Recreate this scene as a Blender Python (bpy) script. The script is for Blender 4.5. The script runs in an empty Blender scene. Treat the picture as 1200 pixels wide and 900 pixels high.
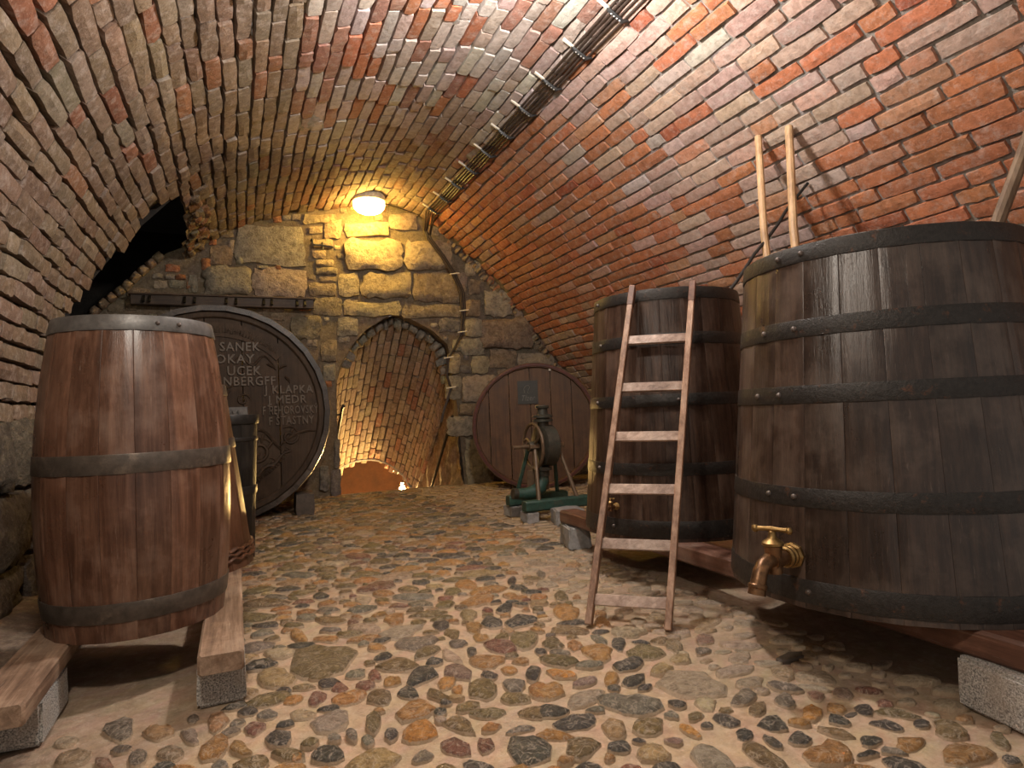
import bpy, bmesh, math, random
from mathutils import Vector, Matrix, noise
from mathutils.geometry import delaunay_2d_cdt

S = bpy.context.scene
COL = S.collection
# ------------------------------------------------------------------ camera
cd = bpy.data.cameras.new('camera')
cd.sensor_fit = 'HORIZONTAL'; cd.sensor_width = 36.0; cd.lens = 735/1200*36.0
cd.clip_start = 0.02; cd.clip_end = 100
cam = bpy.data.objects.new('camera', cd); COL.objects.link(cam)
YAW, PITCH_VP, ROLL = (278-600)/735.0, (494-450)/735.0, 0.046
def camera_axes():
    Y = Vector((YAW, PITCH_VP, 1)).normalized()
    t = Y.y/Y.z; c = 1/math.sqrt(1+t*t)
    U = Vector((0, -c, t*c)); X = Y.cross(U)
    cr, sr = math.cos(ROLL), math.sin(ROLL)
    return (X*cr + U*sr), Y, (U*cr - X*sr)          # world axes seen from the camera
WX, WY, WZ = camera_axes()
def cam_vec(v): return Vector((WX.dot(v), WY.dot(v), WZ.dot(v)))
right, up, back = cam_vec(Vector((1,0,0))), cam_vec(Vector((0,-1,0))), cam_vec(Vector((0,0,-1)))
CAM_H = 1.05
cam.matrix_world = Matrix(((right.x,up.x,back.x,0),(right.y,up.y,back.y,0),(right.z,up.z,back.z,CAM_H),(0,0,0,1)))
S.camera = cam
def view_size(p, r):                                 # apparent size of a piece, to pick the largest ones
    d = Vector(p)-Vector((0,0,CAM_H)); z = -d.dot(back)
    if z < .2: return 0
    x = d.dot(right)/z*735+600; y = 450-d.dot(up)/z*735
    if x < -60 or x > 1260 or y < -60 or y > 960: return 0
    return r/z
# ------------------------------------------------------------------ light
W = bpy.data.worlds.new('world'); S.world = W; W.use_nodes = True
W.node_tree.nodes['Background'].inputs[0].default_value = (1.0, .9, .8, 1)
W.node_tree.nodes['Background'].inputs[1].default_value = 0.35
def lamp(name, loc, power, color, radius):
    l = bpy.data.lights.new(name, 'POINT'); l.energy = power; l.color = color; l.shadow_soft_size = radius
    o = bpy.data.objects.new(name, l); o.location = loc; COL.objects.link(o)
lamp('cellar_lamp_crown', (1.55, 3.05, 3.58), 235, (1.0, .955, .89), .12)
lamp('unseen_flash', (-.25, .95, 2.5), 98, (1.0, .89, .76), .10)  # unseen light near the camera, taken as a bounced flash
S.view_settings.view_transform = 'Standard'; S.view_settings.look = 'None'
S.view_settings.exposure = 0.2; S.view_settings.gamma = 1.0; S.view_settings.use_curve_mapping = False
LAMP_YELLOW = (1.0, .63, .13)
LAMP_STRENGTH = 96
BULB_STRENGTH = 5200
# ------------------------------------------------------------------ helpers
R = random.Random(7)
def link(name, me, m=None, parent=None, loc=None, smooth=True, sharp=None):
    if m is not None and not me.materials: me.materials.append(m)
    if smooth and me.polygons:
        me.polygons.foreach_set('use_smooth', [True]*len(me.polygons))
        if sharp: me.set_sharp_from_angle(angle=math.radians(sharp))
    o = bpy.data.objects.new(name, me); COL.objects.link(o)
    if parent: o.parent = parent
    if loc is not None: o.location = loc
    return o
def mesh(name, V, F, cols=None):
    me = bpy.data.meshes.new(name); me.from_pydata([tuple(v) for v in V], [], F); me.update()
    if cols is not None:
        a = me.color_attributes.new('col', 'FLOAT_COLOR', 'POINT')
        a.data.foreach_set('color', [x for c in cols for x in (c[0], c[1], c[2], 1)])
    return me
def thing(name, label, cat, loc=(0,0,0), rotz=0, group=None):
    o = bpy.data.objects.new(name, None); COL.objects.link(o)
    o.empty_display_size = .1; o.location = loc; o.rotation_euler = (0,0,rotz)
    tag(o, label, cat, group); return o
def tag(o, label, cat=None, group=None):
    o['label'] = label
    if cat: o['category'] = cat
    if group: o['group'] = group
    return o
def struct(o): o['kind'] = 'structure'; return o
class MB:
    """collects simple solids into one mesh"""
    def __init__(s): s.V = []; s.F = []
    def add(s, V, F):
        n = len(s.V); s.V += [Vector(v) for v in V]; s.F += [tuple(i+n for i in f) for f in F]; return s
    def grid_tube(s, rings, closed=True, caps=True):
        n = len(s.V); k = len(rings[0])
        for r in rings: s.V += [Vector(v) for v in r]
        for i in range(len(rings)-1):
            for j in range(k if closed else k-1):
                a = n+i*k+j; b = n+i*k+(j+1) % k
                s.F.append((a, b, b+k, a+k))
        if caps:
            s.F.append(tuple(n+j for j in reversed(range(k)))); s.F.append(tuple(n+(len(rings)-1)*k+j for j in range(k)))
        return s
    def lathe(s, prof, o=(0,0,0), axis=(0,0,1), n=20, caps=True):
        A = Vector(axis).normalized(); T = A.orthogonal().normalized(); B = A.cross(T); o = Vector(o)
        return s.grid_tube([[o+A*h+(T*math.cos(2*math.pi*j/n)+B*math.sin(2*math.pi*j/n))*r for j in range(n)] for r, h in prof], caps=caps)
    def tube(s, pts, r, n=8, caps=True):
        pts = [Vector(p) for p in pts]; rings = []; prev = None
        for i, p in enumerate(pts):
            d = (pts[min(i+1, len(pts)-1)]-pts[max(i-1, 0)]).normalized()
            t = d.orthogonal().normalized() if prev is None else (prev-d*prev.dot(d)).normalized()
            prev = t; b = d.cross(t); rr = r[i] if isinstance(r, (list, tuple)) else r
            rings.append([p+(t*math.cos(2*math.pi*j/n)+b*math.sin(2*math.pi*j/n))*rr for j in range(n)])
        return s.grid_tube(rings, caps=caps)
    def bar(s, a, b, w, h, side, bev=.1):
        """bar from a to b, w across (along side), h in the third direction, chamfered"""
        a, b = Vector(a), Vector(b); d = (b-a).normalized(); sd = Vector(side); sd = (sd-d*sd.dot(d)).normalized(); t = d.cross(sd)
        e = min(w, h)*bev
        pts = [(w/2-e, h/2), (w/2, h/2-e), (w/2, -h/2+e), (w/2-e, -h/2), (-w/2+e, -h/2), (-w/2, -h/2+e), (-w/2, h/2-e), (-w/2+e, h/2)]
        sc = lambda q: [(x*(1-e/w), y*(1-e/h)) for x, y in pts]
        rings = [[a+sd*x*.9+t*y*.9 for x, y in pts], [a+d*e+sd*x+t*y for x, y in pts], [b-d*e+sd*x+t*y for x, y in pts], [b+sd*x*.9+t*y*.9 for x, y in pts]]
        return s.grid_tube(rings)
    def sphere(s, c, r, n=10, squash=(1,1,1)):
        c = Vector(c); rings = []
        for i in range(1, n//2+1):
            a = -math.pi/2+math.pi*i/(n//2+1)
            rings.append([c+Vector((math.cos(a)*math.cos(2*math.pi*j/n)*r*squash[0], math.cos(a)*math.sin(2*math.pi*j/n)*r*squash[1], math.sin(a)*r*squash[2])) for j in range(n)])
        return s.grid_tube(rings)
    def build(s, name, m, parent=None, smooth=True, sharp=35):
        me = mesh(name, s.V, s.F)
        return link(name, me, m, parent, smooth=smooth, sharp=sharp)
# ------------------------------------------------------------------ materials
def new_mat(name):
    m = bpy.data.materials.new(name); m.use_nodes = True; nt = m.node_tree; nt.nodes.clear()
    out = nt.nodes.new('ShaderNodeOutputMaterial'); b = nt.nodes.new('ShaderNodeBsdfPrincipled')
    nt.links.new(b.outputs[0], out.inputs[0]); return m, nt, b
class NB:
    def __init__(s, nt): s.nt = nt
    def n(s, t, **k):
        x = s.nt.nodes.new(t)
        for a, v in k.items(): setattr(x, a, v)
        return x
    def l(s, a, b): s.nt.links.new(a, b)
    def noise(s, vec, scale, detail=4, rough=.6, dist=0):
        x = s.n('ShaderNodeTexNoise'); x.inputs['Scale'].default_value = scale; x.inputs['Detail'].default_value = detail
        x.inputs['Roughness'].default_value = rough; x.inputs['Distortion'].default_value = dist
        if vec is not None: s.l(vec, x.inputs['Vector'])
        return x.outputs['Fac']
    def ramp(s, fac, stops, interp='LINEAR'):
        x = s.n('ShaderNodeValToRGB'); x.color_ramp.interpolation = interp
        while len(x.color_ramp.elements) < len(stops): x.color_ramp.elements.new(.5)
        for e, (p, c) in zip(x.color_ramp.elements, stops):
            e.position = p; e.color = (c, c, c, 1) if isinstance(c, (int, float)) else (*c, 1)
        s.l(fac, x.inputs[0]); return x.outputs[0]
    def mix(s, fac, a, b, mode='MIX'):
        x = s.n('ShaderNodeMix', data_type='RGBA', blend_type=mode)
        for i, v in ((0, fac), (6, a), (7, b)):
            if isinstance(v, (int, float)): x.inputs[i].default_value = v if i == 0 else (v, v, v, 1)
            elif isinstance(v, tuple): x.inputs[i].default_value = (*v, 1)
            else: s.l(v, x.inputs[i])
        return x.outputs[2]
    def math(s, op, a, b=0.0):
        x = s.n('ShaderNodeMath', operation=op)
        for i, v in ((0, a), (1, b)):
            if isinstance(v, (int, float)): x.inputs[i].default_value = v
            else: s.l(v, x.inputs[i])
        return x.outputs[0]
    def bump(s, h, strength, dist, nrm=None):
        x = s.n('ShaderNodeBump'); x.inputs['Strength'].default_value = strength; x.inputs['Distance'].default_value = dist
        s.l(h, x.inputs['Height'])
        if nrm is not None: s.l(nrm, x.inputs['Normal'])
        return x.outputs[0]
    def base(s, use_attr):
        if use_attr:
            x = s.n('ShaderNodeAttribute'); x.attribute_name = 'col'; return x.outputs['Color']
        return s.n('ShaderNodeObjectInfo').outputs['Color']
    def pos(s): return s.n('ShaderNodeNewGeometry').outputs['Position']
def mat_masonry(name, attr, lime=(.56,.49,.44), lime_amt=.35, dark_amt=.5, bump=.006, rough=.85, veins=0.0, scale=1.0, chip=(.34,.13,.06), chip_amt=0.0, silt=False):
    m, nt, b = new_mat(name); N = NB(nt); p = N.pos(); c = N.base(attr)
    big = N.noise(p, 14*scale, 6, .72); fine = N.noise(p, 55*scale, 5, .7); mid = N.noise(p, 19*scale, 6, .7)
    c = N.mix(N.math('MULTIPLY', N.ramp(mid, [(.38, 1), (.56, 0)]), dark_amt), c, N.mix(1.0, c, (.42,.38,.34), 'MULTIPLY'))
    c = N.mix(N.math('MULTIPLY', N.ramp(big, [(.5, 0), (.68, 1)]), lime_amt), c, lime)
    if chip_amt:
        c = N.mix(N.math('MULTIPLY', N.ramp(N.noise(p, 11*scale, 4, .6, .6), [(.57, 0), (.62, 1)]), chip_amt), c, chip)
    c = N.mix(N.math('MULTIPLY', N.ramp(fine, [(.55, 0), (.75, 1)]), .25), c, (.72,.66,.6))
    c = N.mix(N.math('MULTIPLY', N.ramp(fine, [(.28, 1), (.42, 0)]), .45), c, N.mix(1.0, c, (.35,.3,.27), 'MULTIPLY'))
    if veins:
        v = N.noise(p, 9*scale, 3, .5, 1.6)
        band = N.ramp(N.math('ABSOLUTE', N.math('SUBTRACT', v, .5)), [(.0, 1), (.035, 0)])
        c = N.mix(N.math('MULTIPLY', band, veins), c, (.6,.5,.4))
    if silt:
        sx = N.n('ShaderNodeSeparateXYZ'); N.l(p, sx.inputs[0])
        zz = N.math('ADD', sx.outputs[2], N.math('MULTIPLY', N.math('SUBTRACT', mid, .5), .012))
        c = N.mix(N.ramp(N.math('MULTIPLY', zz, 50.0), [(.12, .85), (.3, 0)]), c, (.45,.335,.225))
    N.l(c, b.inputs['Base Color'])
    b.inputs['Roughness'].default_value = rough
    h = N.math('ADD', N.math('MULTIPLY', fine, .35), mid)
    N.l(N.bump(h, .9, bump), b.inputs['Normal'])
    return m
def mat_wood(name, dark, light, vertical='Z', rough=.5, dust=.2, bump=.0025, spread=.5, dustcol=(.45,.38,.32), stretch=1.6, across=34, spec=.5):
    m, nt, b = new_mat(name); b.inputs['Specular IOR Level'].default_value = spec; N = NB(nt)
    tc = N.n('ShaderNodeTexCoord').outputs['Object']; oi = N.n('ShaderNodeObjectInfo')
    add = N.n('ShaderNodeVectorMath', operation='MULTIPLY_ADD')
    cmb = N.n('ShaderNodeCombineXYZ')
    for i in range(3): N.l(oi.outputs['Random'], cmb.inputs[i])
    N.l(cmb.outputs[0], add.inputs[0]); add.inputs[1].default_value = (13.7, 29.3, 51.1); N.l(tc, add.inputs[2])
    mp = N.n('ShaderNodeMapping'); N.l(add.outputs[0], mp.inputs[0])
    sc = {'X': (stretch, across, across), 'Y': (across, stretch, across), 'Z': (across, across, stretch)}[vertical]
    mp.inputs['Scale'].default_value = sc; g = mp.outputs[0]
    grain = N.noise(g, 1.0, 7, .7, .4); fine = N.noise(g, 3.2, 4, .7); blot = N.noise(add.outputs[0], 4.0, 5, .65)
    c = N.ramp(grain, [(.28, tuple(x*.55 for x in dark)), (.45, dark), (.72, light)])
    tone = N.ramp(oi.outputs['Random'], [(0, 1-spread*.5), (1, 1+spread*.5)])
    tone2 = N.n('ShaderNodeMath', operation='MULTIPLY_ADD'); N.l(oi.outputs['Random'], tone2.inputs[0]); tone2.inputs[1].default_value = spread; tone2.inputs[2].default_value = 1-spread*.5
    cc = N.n('ShaderNodeVectorMath', operation='SCALE'); N.l(c, cc.inputs[0]); N.l(tone2.outputs[0], cc.inputs['Scale'])
    c = cc.outputs[0]
    c = N.mix(N.math('MULTIPLY', N.ramp(blot, [(.4, 1), (.55, 0)]), .5), c, N.mix(1.0, c, (.45,.42,.42), 'MULTIPLY'))
    c = N.mix(N.math('MULTIPLY', N.ramp(blot, [(.5, 0), (.7, 1)]), dust), c, dustcol)
    c = N.mix(N.math('MULTIPLY', N.ramp(fine, [(.63, 0), (.72, 1)]), dust*1.2), c, dustcol)
    N.l(c, b.inputs['Base Color'])
    N.l(N.math('ADD', N.math('MULTIPLY', blot, .3), rough-.15), b.inputs['Roughness'])
    N.l(N.bump(N.math('ADD', grain, N.math('MULTIPLY', fine, .5)), .8, bump), b.inputs['Normal'])
    return m
def mat_plain(name, col, rough=.5, metal=0.0, var=.35, scale=30, bump=.001, spot=None, spot_amt=0.0, spot_lo=.55):
    m, nt, b = new_mat(name); N = NB(nt); p = N.pos(); a = N.noise(p, scale, 5, .65); f = N.noise(p, scale*5, 3, .6)
    c = N.mix(N.ramp(a, [(.3, 0), (.7, 1)]), tuple(x*(1-var) for x in col), tuple(min(1, x*(1+var)) for x in col))
    if spot: c = N.mix(N.math('MULTIPLY', N.ramp(N.noise(p, scale*.35, 5, .7), [(spot_lo, 0), (spot_lo+.1, 1)]), spot_amt), c, spot)
    N.l(c, b.inputs['Base Color']); b.inputs['Metallic'].default_value = metal
    N.l(N.math('ADD', N.math('MULTIPLY', f, .25), rough-.12), b.inputs['Roughness'])
    N.l(N.bump(N.math('ADD', a, N.math('MULTIPLY', f, .4)), .8, bump), b.inputs['Normal'])
    return m
def mat_granite(name):
    m, nt, b = new_mat(name); N = NB(nt); p = N.pos()
    f = N.noise(p, 170, 3, .6); a = N.noise(p, 9, 4, .6)
    c = N.ramp(f, [(.36, (.09,.085,.08)), (.47, (.32,.31,.29)), (.56, (.46,.44,.41)), (.66, (.68,.65,.6))])
    c = N.mix(N.ramp(a, [(.45, 0), (.6, .5)]), c, (.4,.34,.28))
    N.l(c, b.inputs['Base Color']); b.inputs['Roughness'].default_value = .85
    N.l(N.bump(N.math('ADD', f, N.math('MULTIPLY', a, 2.0)), .8, .004), b.inputs['Normal']); return m
def mat_emit(name, col, strength):
    m, nt, b = new_mat(name); b.inputs['Base Color'].default_value = (*col, 1)
    b.inputs['Emission Color'].default_value = (*col, 1); b.inputs['Emission Strength'].default_value = strength; return m
M = dict(
    brick=mat_masonry('brick', False, lime_amt=.42, bump=.011), brick_mass=mat_masonry('brick_mass', True, lime_amt=.42, bump=.011),
    mortar=mat_masonry('mortar', True, lime_amt=.1, dark_amt=.6, bump=.012),
    stone=mat_masonry('stone', False, lime=(.5,.41,.28), lime_amt=.35, dark_amt=.75, bump=.04, scale=.8), stone_mass=mat_masonry('stone_mass', True, lime=(.5,.42,.3), lime_amt=.3, dark_amt=.7, bump=.014, scale=.7),
    cobble=mat_masonry('cobble', False, lime=(.5,.4,.28), lime_amt=.14, dark_amt=.85, bump=.016, rough=.33, veins=.45, scale=2.0, silt=True), cobble_mass=mat_masonry('cobble_mass', True, lime=(.5,.4,.28), lime_amt=.14, dark_amt=.85, bump=.014, rough=.33, veins=.35, scale=2.0, silt=True),
    ground=mat_masonry('ground', True, lime=(.6,.48,.36), lime_amt=.35, dark_amt=.35, bump=.01, rough=.8),
    soot_shade=mat_plain('soot_shade', (.018,.014,.011), .95, var=.4, scale=8, bump=.02),  # near-black colour holds the recess's shade along with soot
    vat_wood=mat_wood('vat_wood', (.04,.022,.015), (.085,.05,.034), rough=.36, dust=.15, spec=.27, spread=.5, dustcol=(.27,.2,.16), bump=.004),
    big_vat_wood=mat_wood('big_vat_wood', (.038,.023,.017), (.082,.052,.038), rough=.31, dust=.2, spread=.5, spec=.6, dustcol=(.27,.21,.17), bump=.0025),
    barrel_wood=mat_wood('barrel_wood', (.115,.053,.032), (.23,.12,.075), rough=.31, bump=.0014, dust=.28, spread=.5, dustcol=(.34,.25,.2)),
    tub_wood=mat_wood('tub_wood', (.10,.042,.02), (.17,.078,.038), rough=.4, dust=.08),
    dark_wood=mat_wood('dark_wood', (.012,.010,.008), (.022,.018,.013), rough=.55, dust=.03, spec=.3),
    carved=mat_wood('carved_wood', (.052,.031,.017), (.076,.047,.027), rough=.62, dust=.03, spec=.25, spread=.12),
    carved_letter=mat_plain('carved_letter', (.098,.067,.042), .42, var=.2),
    carved_rim=mat_wood('carved_rim', (.045,.032,.023), (.09,.066,.048), rough=.36, dust=.15, spread=.4),
    cask=mat_wood('cask_wood', (.095,.043,.016), (.155,.077,.03), rough=.6, dust=.04, spread=.35),
    red_paint=mat_plain('red_paint', (.085,.02,.013), .55, var=.4, scale=14),
    iron=mat_plain('iron_hoop', (.028,.025,.023), .4, .3, scale=60, bump=.004, spot=(.16,.06,.025), spot_amt=.5, spot_lo=.6),
    barrel_hoop=mat_plain('barrel_hoop', (.085,.068,.055), .45, .35, scale=20, bump=.0015, spot=(.22,.17,.13), spot_amt=.5),
    grey_hoop=mat_plain('grey_hoop', (.13,.125,.12), .45, .4, scale=20, bump=.001),
    rivet=mat_plain('rivet', (.10,.08,.07), .45, .4),
    beam=mat_wood('beam_wood', (.2,.12,.075), (.42,.29,.2), vertical='Y', rough=.7, dust=.35, dustcol=(.5,.4,.3)),
    beam_red=mat_wood('beam_red', (.11,.045,.025), (.2,.09,.055), vertical='Y', rough=.6, dust=.25),
    ladder=mat_wood('ladder_wood', (.25,.135,.08), (.48,.31,.21), rough=.5, dust=.25, dustcol=(.6,.5,.42)),
    rung=mat_wood('rung_wood', (.32,.22,.17), (.58,.44,.36), vertical='X', rough=.42, dust=.3, dustcol=(.6,.5,.42)),
    pole=mat_wood('pole_wood', (.36,.22,.11), (.56,.38,.21), rough=.6, dust=.1, across=20),
    pole_old=mat_wood('old_pole_wood', (.2,.13,.08), (.36,.25,.15), rough=.6, dust=.15, across=20),
    rail=mat_wood('rail_wood', (.06,.033,.016), (.11,.063,.03), vertical='X', rough=.6, dust=.1),
    granite=mat_granite('granite'),
    concrete=mat_plain('concrete', (.27,.26,.25), .85, var=.25, scale=30, bump=.004),
    brass=mat_plain('brass', (.27,.17,.065), .42, .85, var=.3, scale=40, bump=.0006, spot=(.14,.08,.03), spot_amt=.6),
    bronze=mat_plain('bronze', (.2,.105,.05), .38, .75, var=.35, scale=30, bump=.001, spot=(.05,.03,.02), spot_amt=.6),
    green=mat_plain('green_paint', (.022,.06,.045), .5, 0, var=.4, scale=25, spot=(.1,.075,.05), spot_amt=.5),
    pump_iron=mat_plain('pump_iron', (.055,.05,.038), .5, .35, var=.4, scale=25, spot=(.03,.06,.05), spot_amt=.5),
    pump_brown=mat_plain('pump_brown', (.13,.085,.05), .5, .3, var=.35, scale=25),
    cable=mat_plain('cable', (.04,.026,.02), .5, 0, var=.3),
    tie=mat_plain('tie', (.02,.02,.02), .5), peg=mat_plain('peg', (.68,.62,.52), .6, var=.1), screw=mat_plain('screw', (.75,.74,.72), .3, .6, var=.1),
    black_iron=mat_plain('black_iron', (.02,.018,.016), .5, .3),
    plaque=mat_plain('plaque', (.035,.036,.03), .55, var=.25), ink=mat_plain('plaque_ink', (.16,.16,.14), .6, var=.3),
    emblem=mat_plain('emblem', (.15,.14,.13), .55, var=.3),
    lampglass=mat_emit('lamp_glass', LAMP_YELLOW, LAMP_STRENGTH), bulb=mat_emit('bulb', (1.0,.6,.2), BULB_STRENGTH),
    lampbase=mat_plain('lamp_base', (.5,.48,.42), .5), ochre=mat_plain('ochre_plaster', (.05,.015,.0028), .9, var=.3, scale=4, bump=.01),
    debris=mat_plain('debris', (.09,.07,.055), .8, var=.3),
)
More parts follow.
